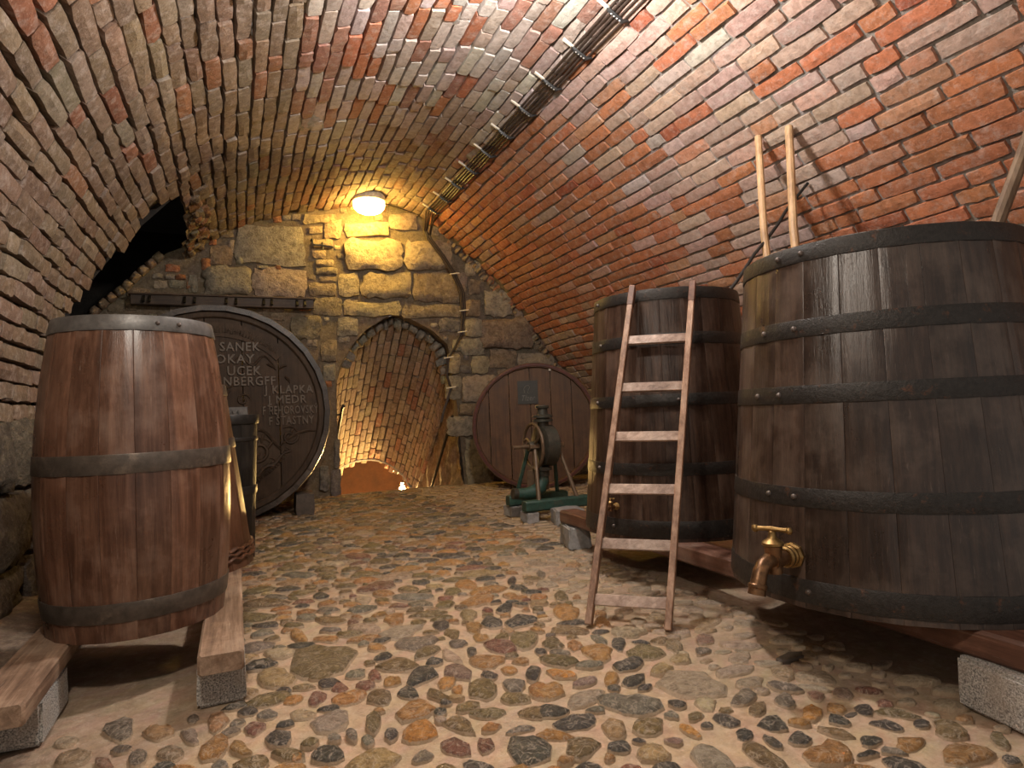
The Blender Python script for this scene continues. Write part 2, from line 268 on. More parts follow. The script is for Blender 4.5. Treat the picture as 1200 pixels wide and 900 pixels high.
COBBLES = [(-0.396, 2.594, 0.05, 0.009, 0.023, -0.096, 'k'), (-0.268, 2.505, 0.047, -0.005, 0.01, -0.063, 'o'), (-0.167, 2.418, 0.032, -0.03, -0.001, -0.049, 'p'), (-0.167, 2.551, 0.02, -0.011, 0.003, -0.044, 'k'), (-0.086, 2.486, 0.032, 0.042, 0.019, -0.072, 'o'), (-0.023, 2.444, 0.026, 0.009, 0.004, -0.031, 'g'), (0.033, 2.367, 0.04, -0.013, 0.001, -0.052, 'r'), (0.072, 2.456, 0.039, -0.004, 0.001, -0.036, 'g'), (0.088, 2.574, 0.076, 0.001, 0.002, -0.063, 'b'), (0.167, 2.531, 0.037, 0.005, 0.001, -0.043, 'o'), (-0.366, 2.434, 0.036, -0.004, 0.005, -0.026, 'k'), (-0.312, 2.348, 0.021, 0.03, 0.02, -0.056, 'k'), (-0.217, 2.326, 0.044, -0.015, 0.007, -0.054, 'b'), (-0.091, 2.298, 0.039, 0.046, 0.022, -0.079, 'o'), (-0.015, 2.252, 0.034, -0.039, -0.005, -0.042, 'o'), (0.101, 2.261, 0.044, -0.006, 0.001, -0.055, 'k'), (0.124, 2.138, 0.044, -0.042, -0.006, -0.04, 'b'), (-0.504, 2.457, 0.053, 0.008, 0.015, -0.051, 'b'), (-0.548, 2.593, 0.035, 0.001, 0.011, -0.039, 't'), (-0.403, 2.359, 0.032, -0.039, 0.0, -0.036, 'r'), (-0.071, 2.177, 0.024, -0.013, 0.001, -0.027, 'g'), (0.02, 2.134, 0.052, -0.008, 0.003, -0.054, 'b'), (-0.17, 2.209, 0.031, -0.017, 0.001, -0.022, 'o'), (0.12, 2.78, 0.079, -0.045, -0.006, -0.109, 'y'), (0.324, 2.886, 0.148, 0.009, -0.01, -0.206, 'b'), (0.721, 3.258, 0.064, 0.017, -0.013, -0.089, 'o'), (0.703, 3.052, 0.123, -0.002, -0.015, -0.085, 'w'), (0.727, 2.859, 0.095, -0.013, -0.018, -0.085, 'g'), (0.74, 2.734, 0.076, 0.003, -0.011, -0.054, 'b'), (0.909, 2.891, 0.039, -0.023, -0.022, -0.066, 'b'), (0.899, 3.034, 0.048, -0.014, -0.019, -0.067, 'k'), (1.133, 2.951, 0.048, -0.029, -0.033, -0.083, 'k'), (1.069, 3.111, 0.046, -0.028, -0.03, -0.084, 'y'), (1.03, 2.927, 0.031, -0.045, -0.031, -0.071, 'o'), (1.006, 2.782, 0.031, -0.018, -0.023, -0.062, 'o'), (1.276, 3.115, 0.062, 0.025, -0.02, -0.066, 'k'), (1.263, 2.888, 0.089, 0.005, -0.03, -0.082, 'k'), (1.179, 2.656, 0.057, -0.034, -0.05, -0.107, 'b'), (1.051, 2.622, 0.062, -0.057, -0.033, -0.073, 'r'), (0.895, 2.761, 0.041, -0.024, -0.019, -0.055, 'g'), (0.917, 2.643, 0.023, -0.013, -0.02, -0.056, 'k'), (0.82, 2.644, 0.02, -0.067, -0.024, -0.045, 't'), (0.736, 2.618, 0.04, -0.003, -0.01, -0.045, 'k'), (0.596, 2.657, 0.076, -0.044, -0.017, -0.072, 'b'), (0.657, 2.505, 0.072, 0.017, -0.012, -0.082, 'k'), (0.791, 2.467, 0.04, -0.067, -0.029, -0.062, 'p'), (0.929, 2.507, 0.075, -0.043, -0.025, -0.063, 'o'), (1.063, 2.44, 0.031, -0.018, -0.017, -0.037, 'o'), (1.055, 2.308, 0.0, -0.051, -0.046, -0.045, 'k'), (0.891, 2.373, 0.027, -0.033, -0.016, -0.032, 'k'), (0.946, 2.245, 0.043, -0.024, -0.024, -0.055, 'g'), (0.982, 2.378, 0.033, -0.019, -0.015, -0.035, 'o'), (1.009, 2.159, 0.039, -0.022, -0.032, -0.064, 'o'), (0.823, 2.271, 0.042, -0.05, -0.04, -0.084, 'b'), (0.534, 2.511, 0.039, -0.003, -0.008, -0.049, 'o'), (0.485, 2.602, 0.019, -0.036, -0.018, -0.051, 'r'), (0.42, 2.658, 0.04, -0.003, -0.005, -0.049, 'g'), (0.436, 2.522, 0.036, -0.02, -0.009, -0.047, 'r'), (0.311, 2.618, 0.041, -0.013, -0.005, -0.051, 'k'), (0.34, 2.55, 0.032, 0.011, -0.0, -0.052, 'r'), (0.72, 2.389, 0.04, -0.004, -0.012, -0.049, 'o'), (0.738, 2.31, 0.024, 0.021, 0.0, -0.038, 'o'), (0.566, 2.381, 0.037, -0.021, -0.013, -0.05, 'k'), (0.657, 2.307, 0.031, -0.046, -0.016, -0.037, 'b'), (0.464, 2.398, 0.052, -0.005, -0.009, -0.066, 'b'), (0.359, 2.448, 0.064, -0.001, -0.004, -0.056, 'o'), (0.252, 2.5, 0.035, -0.019, -0.007, -0.064, 'r'), (0.899, 2.14, 0.047, -0.039, -0.018, -0.036, 'b'), (0.549, 2.902, 0.041, -0.024, -0.008, -0.042, 'o'), (0.516, 3.321, 0.031, -0.019, -0.008, -0.048, 'r'), (0.249, 3.253, 0.038, -0.077, -0.016, -0.078, 'o'), (0.366, 3.132, 0.051, -0.03, -0.005, -0.042, 'o'), (0.422, 3.408, 0.079, -0.048, -0.008, -0.057, 'b'), (0.315, 3.519, 0.053, -0.032, -0.006, -0.06, 'g'), (0.433, 3.595, 0.058, -0.036, -0.006, -0.047, 'g'), (0.428, 3.893, 0.047, -0.012, -0.007, -0.075, 'k'), (0.768, 3.741, 0.053, -0.033, -0.015, -0.071, 'o'), (1.25, 3.647, 0.063, -0.04, -0.035, -0.098, 'o'), (0.904, 3.429, 0.062, -0.038, -0.015, -0.053, 'g'), (1.199, 3.32, 0.108, 0.028, -0.024, -0.082, 'o'), (1.128, 3.556, 0.053, -0.014, -0.023, -0.076, 'b'), (1.522, 3.585, 0.041, 0.02, -0.029, -0.088, 'k'), (1.496, 3.427, 0.044, -0.049, -0.023, -0.048, 'k'), (0.634, 3.687, 0.048, -0.03, -0.015, -0.085, 't'), (0.918, 3.75, 0.058, -0.037, -0.016, -0.064, 'b'), (1.215, 4.0, 0.048, -0.031, -0.02, -0.064, 'o'), (0.191, 2.397, 0.045, -0.015, -0.003, -0.055, 't'), (0.272, 2.304, 0.078, 0.004, -0.002, -0.072, 'w'), (0.404, 2.225, 0.023, -0.038, -0.024, -0.063, 'b'), (0.323, 2.171, 0.017, 0.011, 0.004, -0.051, 'g'), (0.364, 2.106, 0.02, -0.011, -0.007, -0.038, 'g'), (0.267, 2.177, 0.021, -0.003, -0.002, -0.029, 'g'), (0.442, 2.107, 0.025, 0.018, 0.003, -0.037, 'k'), (0.554, 2.234, 0.08, 0.014, -0.008, -0.065, 'o'), (0.53, 2.078, 0.058, -0.008, -0.013, -0.073, 'O'), (0.63, 2.177, 0.024, -0.013, -0.008, -0.028, 'k'), (0.66, 2.059, 0.04, -0.048, -0.021, -0.046, 'b'), (0.603, 1.925, 0.042, -0.032, -0.02, -0.051, 'r'), (0.691, 1.895, 0.024, -0.025, -0.02, -0.04, 'r'), (0.745, 1.987, 0.034, -0.005, -0.009, -0.03, 'o'), (0.774, 2.084, 0.058, -0.032, -0.015, -0.038, 'b'), (0.799, 1.803, 0.066, -0.011, -0.035, -0.096, 'k'), (0.83, 1.928, 0.047, -0.011, -0.009, -0.023, 'g'), (0.912, 2.009, 0.053, -0.018, -0.018, -0.042, 'b'), (0.235, 2.078, 0.052, -0.012, -0.003, -0.053, 'k'), (0.363, 1.977, 0.079, -0.018, -0.008, -0.064, 'y'), (0.495, 1.923, 0.035, -0.006, -0.007, -0.036, 'g'), (0.14, 2.118, 0.021, -0.03, -0.008, -0.029, 'o'), (0.542, 1.83, 0.029, -0.016, -0.007, -0.021, 'b'), (0.626, 1.79, 0.039, -0.038, -0.014, -0.027, 'k'), (1.384, 2.362, 0.054, -0.05, -0.049, -0.075, 'o'), (1.557, 2.262, 0.057, -0.054, -0.049, -0.064, 'b'), (1.428, 2.192, 0.067, -0.008, -0.036, -0.062, 'k'), (1.637, 2.132, 0.048, -0.009, -0.028, -0.039, 'y'), (1.199, 2.363, 0.062, -0.056, -0.031, -0.054, 'b'), (1.149, 2.246, 0.046, -0.041, -0.02, -0.035, 'O'), (1.036, 2.136, 0.07, -0.014, -0.025, -0.058, 'o'), (1.296, 2.117, 0.004, -0.046, -0.043, -0.041, 'o'), (1.195, 2.139, 0.052, -0.006, -0.018, -0.037, 'p'), (1.514, 2.094, 0.048, -0.006, -0.027, -0.041, 'y'), (1.359, 2.055, 0.066, 0.011, -0.02, -0.042, 'k'), (1.529, 1.943, 0.097, -0.085, -0.08, -0.09, 'w'), (1.127, 2.029, 0.089, 0.014, -0.021, -0.054, 'w'), (1.236, 1.909, 0.084, -0.07, -0.05, -0.068, 'g'), (1.471, 1.786, 0.038, -0.021, -0.034, -0.04, 't'), (1.38, 1.829, 0.022, -0.027, -0.02, -0.021, 'k'), (0.964, 1.994, 0.06, -0.025, -0.021, -0.045, 'k'), (1.011, 1.88, 0.076, -0.012, -0.023, -0.051, 'k'), (1.101, 1.793, 0.02, -0.045, -0.04, -0.043, 'y'), (1.207, 1.754, 0.043, -0.024, -0.038, -0.052, 'b'), (1.315, 1.774, 0.014, -0.025, -0.017, -0.017, 'g'), (1.38, 1.731, 0.025, -0.013, -0.021, -0.025, 'b'), (1.301, 1.666, 0.009, -0.041, -0.019, -0.015, 'O'), (1.446, 1.656, 0.018, -0.044, -0.038, -0.031, 'k'), (1.434, 1.564, 0.023, -0.019, -0.028, -0.026, 'k'), (1.372, 1.664, 0.014, -0.016, -0.014, -0.014, 'k'), (1.62, 1.756, 0.057, -0.002, -0.035, -0.046, 'g'), (1.593, 1.669, 0.061, 0.015, -0.021, -0.036, 'b'), (1.56, 1.575, 0.042, -0.023, -0.04, -0.038, 'k'), (0.951, 1.744, 0.06, -0.015, -0.025, -0.053, 'b'), (1.052, 1.689, 0.03, -0.016, -0.022, -0.033, 'k'), (0.994, 1.656, 0.014, -0.008, -0.011, -0.018, 'o'), (1.126, 1.612, 0.041, -0.032, -0.033, -0.041, 'y'), (1.258, 1.515, 0.026, -0.06, -0.059, -0.047, 'w'), (1.219, 1.639, 0.024, -0.019, -0.013, -0.016, 'p'), (1.123, 1.691, 0.02, -0.016, -0.008, -0.01, 'k'), (1.392, 1.443, 0.015, -0.074, -0.044, -0.028, 'b'), (1.476, 1.495, 0.001, -0.037, -0.024, -0.014, 'k'), (0.913, 1.638, 0.039, -0.021, -0.012, -0.021, 'k'), (1.019, 1.577, 0.03, -0.016, -0.011, -0.016, 'r'), (1.176, 2.493, 0.022, -0.013, -0.019, -0.039, 'k'), (1.265, 2.544, 0.031, -0.045, -0.034, -0.056, 'b'), (1.337, 2.479, 0.029, -0.017, -0.039, -0.07, 'o'), (1.463, 2.477, 0.013, -0.053, -0.034, -0.042, 'g'), (1.515, 2.399, -0.0, -0.05, -0.055, -0.054, 'k'), (1.703, 2.255, 0.017, -0.045, -0.05, -0.053, 'b'), (1.868, 2.252, 0.035, -0.02, -0.045, -0.052, 'r'), (1.767, 2.151, 0.039, -0.007, -0.026, -0.033, 'k'), (1.686, 2.334, 0.032, -0.019, -0.028, -0.037, 'b'), (1.892, 1.843, 0.026, -0.04, -0.045, -0.037, 'y'), (1.797, 1.751, 0.033, -0.046, -0.032, -0.026, 'k'), (1.719, 1.671, 0.021, -0.028, -0.048, -0.039, 'k'), (1.727, 1.568, 0.019, -0.025, -0.049, -0.036, 'O'), (1.841, 1.648, 0.015, -0.022, -0.032, -0.024, 'r'), (1.93, 1.614, 0.006, -0.04, -0.04, -0.024, 'p'), (1.89, 1.499, 0.006, -0.034, -0.04, -0.023, 'k'), (1.985, 1.495, 0.023, -0.02, -0.026, -0.017, 'r'), (1.956, 1.435, 0.044, -0.05, -0.028, -0.017, 'b'), (1.862, 1.398, 0.032, -0.042, -0.029, -0.018, 'k'), (1.962, 1.355, 0.02, -0.017, -0.029, -0.018, 'k'), (1.998, 1.293, 0.007, -0.051, -0.061, -0.028, 'b'), (1.814, 1.296, 0.043, -0.023, -0.041, -0.027, 'o'), (1.734, 1.361, 0.027, -0.022, -0.027, -0.019, 'k'), (1.667, 1.317, 0.037, -0.013, -0.013, -0.011, 'k'), (1.702, 1.233, 0.034, -0.04, -0.034, -0.02, 'k'), (1.577, 1.375, 0.049, -0.038, -0.061, -0.046, 'o'), (1.563, 1.47, 0.029, -0.016, -0.034, -0.03, 'k'), (1.58, 1.278, 0.037, -0.02, -0.017, -0.013, 'o'), (1.901, 1.191, 0.066, -0.035, -0.059, -0.035, 'o'), (2.108, 1.313, 0.021, -0.018, -0.023, -0.013, 'o'), (1.981, 1.113, 0.009, -0.02, -0.028, -0.011, 'k'), (2.066, 1.188, -0.009, -0.031, -0.044, -0.015, 'b'), (1.689, 1.443, 0.024, -0.048, -0.022, -0.014, 'b'), (2.058, 1.994, 0.023, -0.023, -0.026, -0.023, 'w'), (2.108, 1.922, 0.035, -0.02, -0.039, -0.034, 'w'), (1.964, 1.757, 0.038, -0.058, -0.058, -0.044, 'w'), (2.136, 1.529, 0.029, -0.026, -0.035, -0.023, 'w'), (2.082, 1.799, 0.018, -0.01, -0.024, -0.019, 'w'), (2.19, 1.665, 0.021, -0.012, -0.024, -0.017, 'w'), (1.601, 2.671, 0.017, -0.047, -0.047, -0.062, 'o'), (1.52, 2.885, 0.057, -0.059, -0.064, -0.111, 'o'), (1.63, 3.145, 0.038, -0.024, -0.045, -0.085, 'b'), (1.509, 3.201, 0.047, -0.013, -0.026, -0.058, 'o'), (1.694, 3.086, 0.02, -0.012, -0.023, -0.041, 'o'), (2.021, 3.709, 0.047, -0.031, -0.039, -0.07, 'o'), (1.636, 3.991, 0.034, -0.023, -0.028, -0.066, 'o'), (1.743, 3.632, 0.027, -0.018, -0.037, -0.074, 'k'), (1.255, 3.321, 0.037, -0.023, -0.023, -0.06, 'o'), (1.184, 3.138, 0.027, -0.017, -0.018, -0.047, 'r'), (1.665, 3.405, 0.054, -0.062, -0.039, -0.072, 'w')]
WALL_STONES = [[0.034, 3.041, 0.877, 3.087, 0.892, 3.617, 0.045, 3.549, 'a'], [-0.346, 2.643, 0.196, 2.662, 0.205, 3.028, -0.339, 2.999, 'a'], [0.216, 2.63, 0.876, 2.652, 0.887, 3.041, 0.224, 3.007, 'a'], [-0.276, 3.273, -0.188, 3.279, -0.186, 3.399, -0.273, 3.393, 'o'], [-0.271, 3.024, -0.016, 3.038, -0.01, 3.291, -0.266, 3.274, 'b'], [-0.062, 3.189, 0.017, 3.194, 0.021, 3.359, -0.059, 3.354, 'a'], [0.034, 3.052, 0.124, 3.057, 0.127, 3.167, 0.037, 3.162, 'a'], [-0.245, 3.362, -0.157, 3.368, -0.155, 3.467, -0.243, 3.46, 'b'], [-0.137, 3.381, 0.012, 3.392, 0.014, 3.513, -0.134, 3.501, 'b'], [-0.369, 2.954, -0.263, 2.959, -0.26, 3.111, -0.366, 3.105, 'o'], [0.487, 3.629, 0.592, 3.638, 0.594, 3.729, 0.489, 3.72, 'o'], [0.603, 3.662, 0.71, 3.671, 0.712, 3.751, 0.605, 3.742, 'a'], [0.721, 3.672, 0.828, 3.681, 0.831, 3.761, 0.723, 3.752, 'a'], [0.86, 3.637, 1.292, 3.672, 1.296, 3.802, 0.863, 3.764, 'y'], [0.933, 3.516, 1.109, 3.529, 1.112, 3.623, 0.935, 3.609, 'y'], [1.13, 3.496, 1.322, 3.51, 1.325, 3.628, 1.134, 3.613, 'y'], [0.982, 3.323, 1.238, 3.34, 1.241, 3.457, 0.985, 3.439, 'y'], [0.967, 3.184, 1.144, 3.194, 1.147, 3.299, 0.97, 3.288, 'y'], [1.005, 2.967, 1.283, 2.98, 1.286, 3.074, 1.007, 3.059, 'o'], [1.008, 3.082, 1.242, 3.095, 1.244, 3.177, 1.01, 3.163, 'y'], [0.492, 2.987, 0.565, 2.991, 0.567, 3.058, 0.493, 3.054, 'o'], [0.275, 2.998, 0.409, 3.005, 0.41, 3.061, 0.276, 3.054, 'a'], [0.899, 2.675, 1.252, 2.688, 1.257, 2.862, 0.903, 2.847, 'o'], [0.946, 2.414, 1.323, 2.422, 1.33, 2.667, 0.952, 2.654, 'o'], [1.046, 2.865, 1.269, 2.875, 1.271, 2.956, 1.048, 2.946, 'b'], [1.357, 2.423, 1.551, 2.427, 1.558, 2.651, 1.364, 2.645, 'y'], [1.258, 2.143, 1.542, 2.145, 1.55, 2.392, 1.265, 2.386, 'a'], [0.669, 2.104, 1.046, 2.106, 1.055, 2.405, 0.677, 2.397, 'b'], [-0.516, 2.669, -0.422, 2.672, -0.417, 2.898, -0.512, 2.893, 'a'], [-0.902, 2.822, -0.792, 2.827, -0.791, 2.89, -0.901, 2.885, 'a'], [-0.894, 2.707, -0.748, 2.713, -0.747, 2.808, -0.893, 2.801, 'a'], [-0.721, 2.714, -0.562, 2.72, -0.561, 2.816, -0.719, 2.809, 'a'], [-0.765, 2.818, -0.663, 2.822, -0.662, 2.886, -0.764, 2.881, 'a'], [-0.654, 2.823, -0.542, 2.828, -0.541, 2.892, -0.653, 2.886, 'o'], [-0.534, 2.711, -0.44, 2.715, -0.438, 2.811, -0.533, 2.807, 'o'], [1.129, 3.461, 1.355, 3.477, 1.362, 3.737, 1.137, 3.718, 'y'], [1.401, 3.516, 2.001, 3.56, 2.008, 3.755, 1.407, 3.705, 'y'], [1.387, 3.044, 2.179, 3.085, 2.195, 3.525, 1.4, 3.469, 'y'], [2.204, 3.086, 2.901, 3.122, 2.918, 3.552, 2.219, 3.502, 'y'], [1.593, 2.664, 2.288, 2.687, 2.301, 3.042, 1.604, 3.008, 'y'], [2.31, 2.627, 3.08, 2.65, 3.098, 3.094, 2.326, 3.055, 'b'], [1.285, 2.677, 1.559, 2.686, 1.569, 3.006, 1.295, 2.992, 'y'], [1.356, 2.411, 2.119, 2.427, 2.127, 2.645, 1.363, 2.621, 'y'], [2.155, 2.416, 3.071, 2.435, 3.078, 2.625, 2.162, 2.598, 'b'], [2.685, 2.217, 3.035, 2.221, 3.044, 2.422, 2.693, 2.415, 'g'], [2.016, 3.646, 2.411, 3.677, 2.42, 3.913, 2.024, 3.878, 'y'], [3.085, 2.146, 3.34, 2.148, 3.351, 2.416, 3.096, 2.411, 'a'], [3.394, 2.455, 3.852, 2.465, 3.87, 2.857, 3.41, 2.839, 'a'], [3.318, 1.97, 4.144, 1.971, 4.166, 2.445, 3.338, 2.428, 'b'], [3.442, 1.677, 3.872, 1.672, 3.885, 1.957, 3.454, 1.957, 'b'], [3.9, 1.672, 4.511, 1.664, 4.523, 1.904, 3.911, 1.905, 'a'], [3.008, 1.882, 3.369, 1.881, 3.379, 2.123, 3.018, 2.12, 'a'], [2.993, 1.185, 3.542, 1.166, 3.56, 1.574, 3.009, 1.583, 'a'], [4.185, 2.221, 4.39, 2.223, 4.398, 2.383, 4.192, 2.379, 'a'], [3.456, 2.944, 3.566, 2.949, 3.571, 3.065, 3.461, 3.06, 'o'], [3.546, 2.819, 3.658, 2.823, 3.663, 2.953, 3.552, 2.948, 'o'], [3.653, 2.719, 3.765, 2.723, 3.77, 2.84, 3.658, 2.836, 'o'], [3.759, 2.592, 3.872, 2.595, 3.879, 2.739, 3.766, 2.736, 'o'], [3.122, 3.044, 3.283, 3.052, 3.292, 3.244, 3.13, 3.235, 'a'], [3.259, 3.114, 3.45, 3.124, 3.458, 3.318, 3.267, 3.307, 'a'], [3.156, 1.605, 3.425, 1.601, 3.436, 1.868, 3.167, 1.869, 'y'], [2.946, 1.001, 3.276, 0.987, 3.283, 1.15, 2.953, 1.162, 'b'], [2.754, 0.715, 3.17, 0.692, 3.182, 0.978, 2.765, 0.996, 'a'], [2.995, -0.037, 3.433, -0.076, 3.465, 0.651, 3.024, 0.675, 'a'], [2.736, 1.243, 2.982, 1.235, 2.996, 1.583, 2.75, 1.587, 'a'], [2.789, 1.611, 2.971, 1.608, 2.983, 1.895, 2.801, 1.896, 'y'], [2.88, 1.933, 3.011, 1.932, 3.018, 2.108, 2.887, 2.107, 'a'], [1.038, 1.798, 1.237, 1.796, 1.245, 2.085, 1.046, 2.083, 'b'], [1.052, 1.547, 1.218, 1.544, 1.225, 1.773, 1.059, 1.775, 'a'], [1.162, 0.383, 1.239, 0.378, 1.25, 0.753, 1.173, 0.757, 'g'], [1.117, -0.019, 1.238, -0.03, 1.249, 0.354, 1.128, 0.363, 'g'], [0.968, 0.096, 1.098, 0.084, 1.108, 0.421, 0.977, 0.431, 'g'], [2.904, 2.858, 3.128, 2.867, 3.138, 3.096, 2.913, 3.084, 'a'], [3.151, 2.779, 3.34, 2.786, 3.349, 3.004, 3.16, 2.995, 'b'], [3.084, 2.448, 3.326, 2.453, 3.336, 2.696, 3.094, 2.688, 'b'], [3.877, 2.387, 4.034, 2.39, 4.043, 2.587, 3.886, 2.583, 'a'], [4.047, 2.062, 4.235, 2.063, 4.242, 2.195, 4.053, 2.193, 'a']]
DOOR = [[1.227, -0.018], [1.231, 0.469], [1.225, 1.039], [1.228, 1.497], [1.291, 1.75], [1.423, 2.004], [1.661, 2.24], [1.926, 2.411], [2.084, 2.463], [2.326, 2.371], [2.596, 2.228], [2.806, 2.032], [2.86, 1.771], [2.887, 1.461], [2.924, 1.088], [2.956, 0.593], [2.994, -0.074]]
RING = [[-1.502, 8.5, 2.317], [-1.418, 8.5, 2.418], [-1.333, 8.5, 2.5], [-1.255, 8.5, 2.573], [-1.168, 8.5, 2.647], [-1.089, 8.5, 2.741], [-1.0, 8.5, 2.837], [-0.919, 8.5, 2.923], [-0.838, 8.5, 3.0], [-0.756, 8.5, 3.087]]
CABLE_DROP = [[2.493, 8.53, 3.747], [2.56, 8.53, 3.531], [2.741, 8.53, 3.297], [2.91, 8.53, 3.033], [3.017, 8.53, 2.789], [3.032, 8.53, 2.503], [2.993, 8.53, 2.192], [2.868, 8.53, 1.969], [2.772, 8.53, 1.823], [2.737, 8.53, 1.579], [2.793, 8.53, 1.395], [2.68, 8.53, 1.096], [2.608, 8.53, 0.858]]
# ------------------------------------------------------------------ vault
PROF = [(-1.2,0),(-1.22,1.1),(-1.18,1.7),(-1.05,2.3),(-.78,2.85),(-.35,3.3),(.2,3.6),(.8,3.8),(1.4,3.93),(1.9,3.98),(2.5,3.86),(3.3,3.28),(4.0,2.5),(4.42,1.96),(4.7,1.62),(5.05,1.1),(5.2,.5),(5.25,0)]
YB = 8.65                                             # the back wall
def catmull(P, n):
    out = []
    for i in range(len(P)-1):
        p0 = P[max(i-1, 0)]; p1 = P[i]; p2 = P[i+1]; p3 = P[min(i+2, len(P)-1)]
        for k in range(n):
            t = k/n
            out.append(tuple(.5*((2*b)+(-a+c)*t+(2*a-5*b+4*c-d)*t*t+(-a+3*b-3*c+d)*t**3) for a, b, c, d in zip(p0, p1, p2, p3)))
    out.append(P[-1]); return out
_pp = catmull(PROF, 24); _ss = [0]
for a, b in zip(_pp[:-1], _pp[1:]): _ss.append(_ss[-1]+math.dist(a, b))
STOT = _ss[-1]
def prof(s):
    s = min(max(s, 0), STOT-1e-6); lo, hi = 0, len(_ss)-1
    while hi-lo > 1:
        m = (lo+hi)//2
        if _ss[m] <= s: lo = m
        else: hi = m
    t = (s-_ss[lo])/(_ss[hi]-_ss[lo]); a, b = _pp[lo], _pp[hi]
    x, z = a[0]+(b[0]-a[0])*t, a[1]+(b[1]-a[1])*t
    d = Vector((b[0]-a[0], b[1]-a[1])).normalized()
    return x, z, d                                    # inward normal in XZ is (d.y, -d.x)
def s_of(cond):
    for i, p in enumerate(_pp):
        if cond(p): return _ss[i]
S_SPRING = s_of(lambda p: p[1] >= 1.09); S_APEX = s_of(lambda p: p[0] >= -.42); S_L = s_of(lambda p: p[0] > .15); S_R = s_of(lambda p: p[0] > 2.7)
def sag(s, y): return .025*noise.noise((s*.9, y*.7, 3.1))
def vault_pt(s, y, off=0):
    x, z, d = prof(s); k = off+sag(s, y)
    return Vector((x+d.y*k, y, z-d.x*k)), Vector((0,1,0)), Vector((d.x, 0, d.y)), Vector((d.y, 0, -d.x))
EDGE = [(0, 5.2), (S_SPRING, 5.3), (s_of(lambda p: p[1] > 1.99), 5.76), (s_of(lambda p: p[1] > 2.69), 6.42), (S_APEX, 6.56)]
def in_recess(s, y):
    if s > S_APEX: return False
    top = S_APEX - .16*(max(0, y-6.56)/2.0)**.8 - (0.0 if y < 8.0 else .05)
    if s > top: return False
    for (s0, y0), (s1, y1) in zip(EDGE[:-1], EDGE[1:]):
        if s0 <= s <= s1: return y > y0+(y1-y0)*(s-s0)/(s1-s0)
    return False
def lerp3(a, b, t): return tuple(x+(y-x)*t for x, y in zip(a, b))
def jitter(c, v, r=R):
    k = 1+r.uniform(-v, v); return tuple(max(.01, x*k*(1+r.uniform(-.06, .06))) for x in c)
def brick_colour(s, y):
    x, z, _ = prof(s); r = R.random(); n = noise.noise((s*.7, y*.5, 9.0)); n2 = noise.noise((s*.45+5, y*.35, 2.0))
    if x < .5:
        c = (.225,.155,.105) if r < .62 else (.25,.19,.14) if r < .82 else (.19,.12,.08) if r < .95 else (.26,.11,.06)  # tan-brown left bricks, with the light's fall-off on this side darkening the colour
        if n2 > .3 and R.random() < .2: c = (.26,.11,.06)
    elif x < 2.55:
        c = (.48,.415,.37) if r < .52 else (.41,.31,.265) if r < .74 else (.34,.165,.12) if r < .9 else (.42,.15,.07)
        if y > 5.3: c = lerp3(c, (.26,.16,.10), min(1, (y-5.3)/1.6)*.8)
        if n > .15 and R.random() < .5: c = (.27,.13,.09)
    else:
        c = (.47,.175,.082) if r < .64 else (.50,.25,.145) if r < .82 else (.5,.36,.31) if r < .91 else (.38,.11,.055) if r < .96 else (.5,.41,.37)
        if n2 > .22 and R.random() < .45: c = (.49,.34,.28)
        if x < 3.7 and y < 5 and R.random() < .35: c = (.52,.345,.275)
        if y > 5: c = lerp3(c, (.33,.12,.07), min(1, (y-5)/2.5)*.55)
        if z < 2.3 and y > 5.5 and R.random() < .5: c = (.42,.30,.25)
    return jitter(c, .16)
def brick_shape(r, rough):
    V = []; nx, ny = 5, 3
    ring = [(i, 0) for i in range(nx)]+[(nx-1, j) for j in range(1, ny)]+[(i, ny-1) for i in range(nx-2, -1, -1)]+[(0, j) for j in range(ny-2, 0, -1)]
    def P(i, j, k): return Vector((i/(nx-1)-.5, j/(ny-1)-.5, k))
    for i, j in ring: V.append(P(i, j, -.9))
    grid = {}
    for i in range(nx):
        for j in range(ny):
            p = P(i, j, 1); e = (i in (0, nx-1)); f = (j in (0, ny-1))
            p.x *= .985; p.y *= .95
            if e and f: p.x *= .97; p.y *= .9
            p.x += r.uniform(-.014, .014)*rough*(1 if not e else .8); p.y += r.uniform(-.045, .045)*rough
            p.z = (.8 if (e or f) else 1.0)+r.uniform(-.13, .13)*rough
            grid[i, j] = len(V); V.append(p)
    F = []; k = len(ring)
    for a in range(k):
        b = (a+1) % k; F.append((a, b, grid[ring[b]], grid[ring[a]]))
    for i in range(nx-1):
        for j in range(ny-1): F.append((grid[i, j], grid[i+1, j], grid[i+1, j+1], grid[i, j+1]))
    return V, F
SHAPES = [brick_shape(R, .5+.5*(i % 3)) for i in range(30)]
SH_ME = []
for i, (V, F) in enumerate(SHAPES):
    me = mesh('brick', V, F); me.materials.append(M['brick'])
    me.polygons.foreach_set('use_smooth', [True]*len(F)); me.set_sharp_from_angle(angle=math.radians(48)); SH_ME.append(me)
def place_pieces(items, parent, limit, piece, mass_name, mass_mat, shapes=SHAPES, mes=SH_ME):
    """items: (matrix, colour, centre, radius); the largest in view become objects, the rest one mass"""
    rank = sorted(range(len(items)), key=lambda i: -view_size(items[i][2], items[i][3]))
    V, F, C = [], [], []
    for k, i in enumerate(rank):
        mt, c, cen, rad = items[i]; sh = R.randrange(len(shapes))
        if k < limit and view_size(cen, rad) > 0:
            o = bpy.data.objects.new(piece, mes[sh]); COL.objects.link(o); o.parent = parent; o.matrix_world = mt; o.color = (*c, 1)
        else:
            n = len(V); V += [mt @ v for v in shapes[sh][0]]; F += [tuple(q+n for q in f) for f in shapes[sh][1]]; C += [c]*len(shapes[sh][0])
    if V:
        o = link(mass_name, mesh(mass_name, V, F, C), mass_mat, parent, sharp=48); o['kind'] = 'stuff'
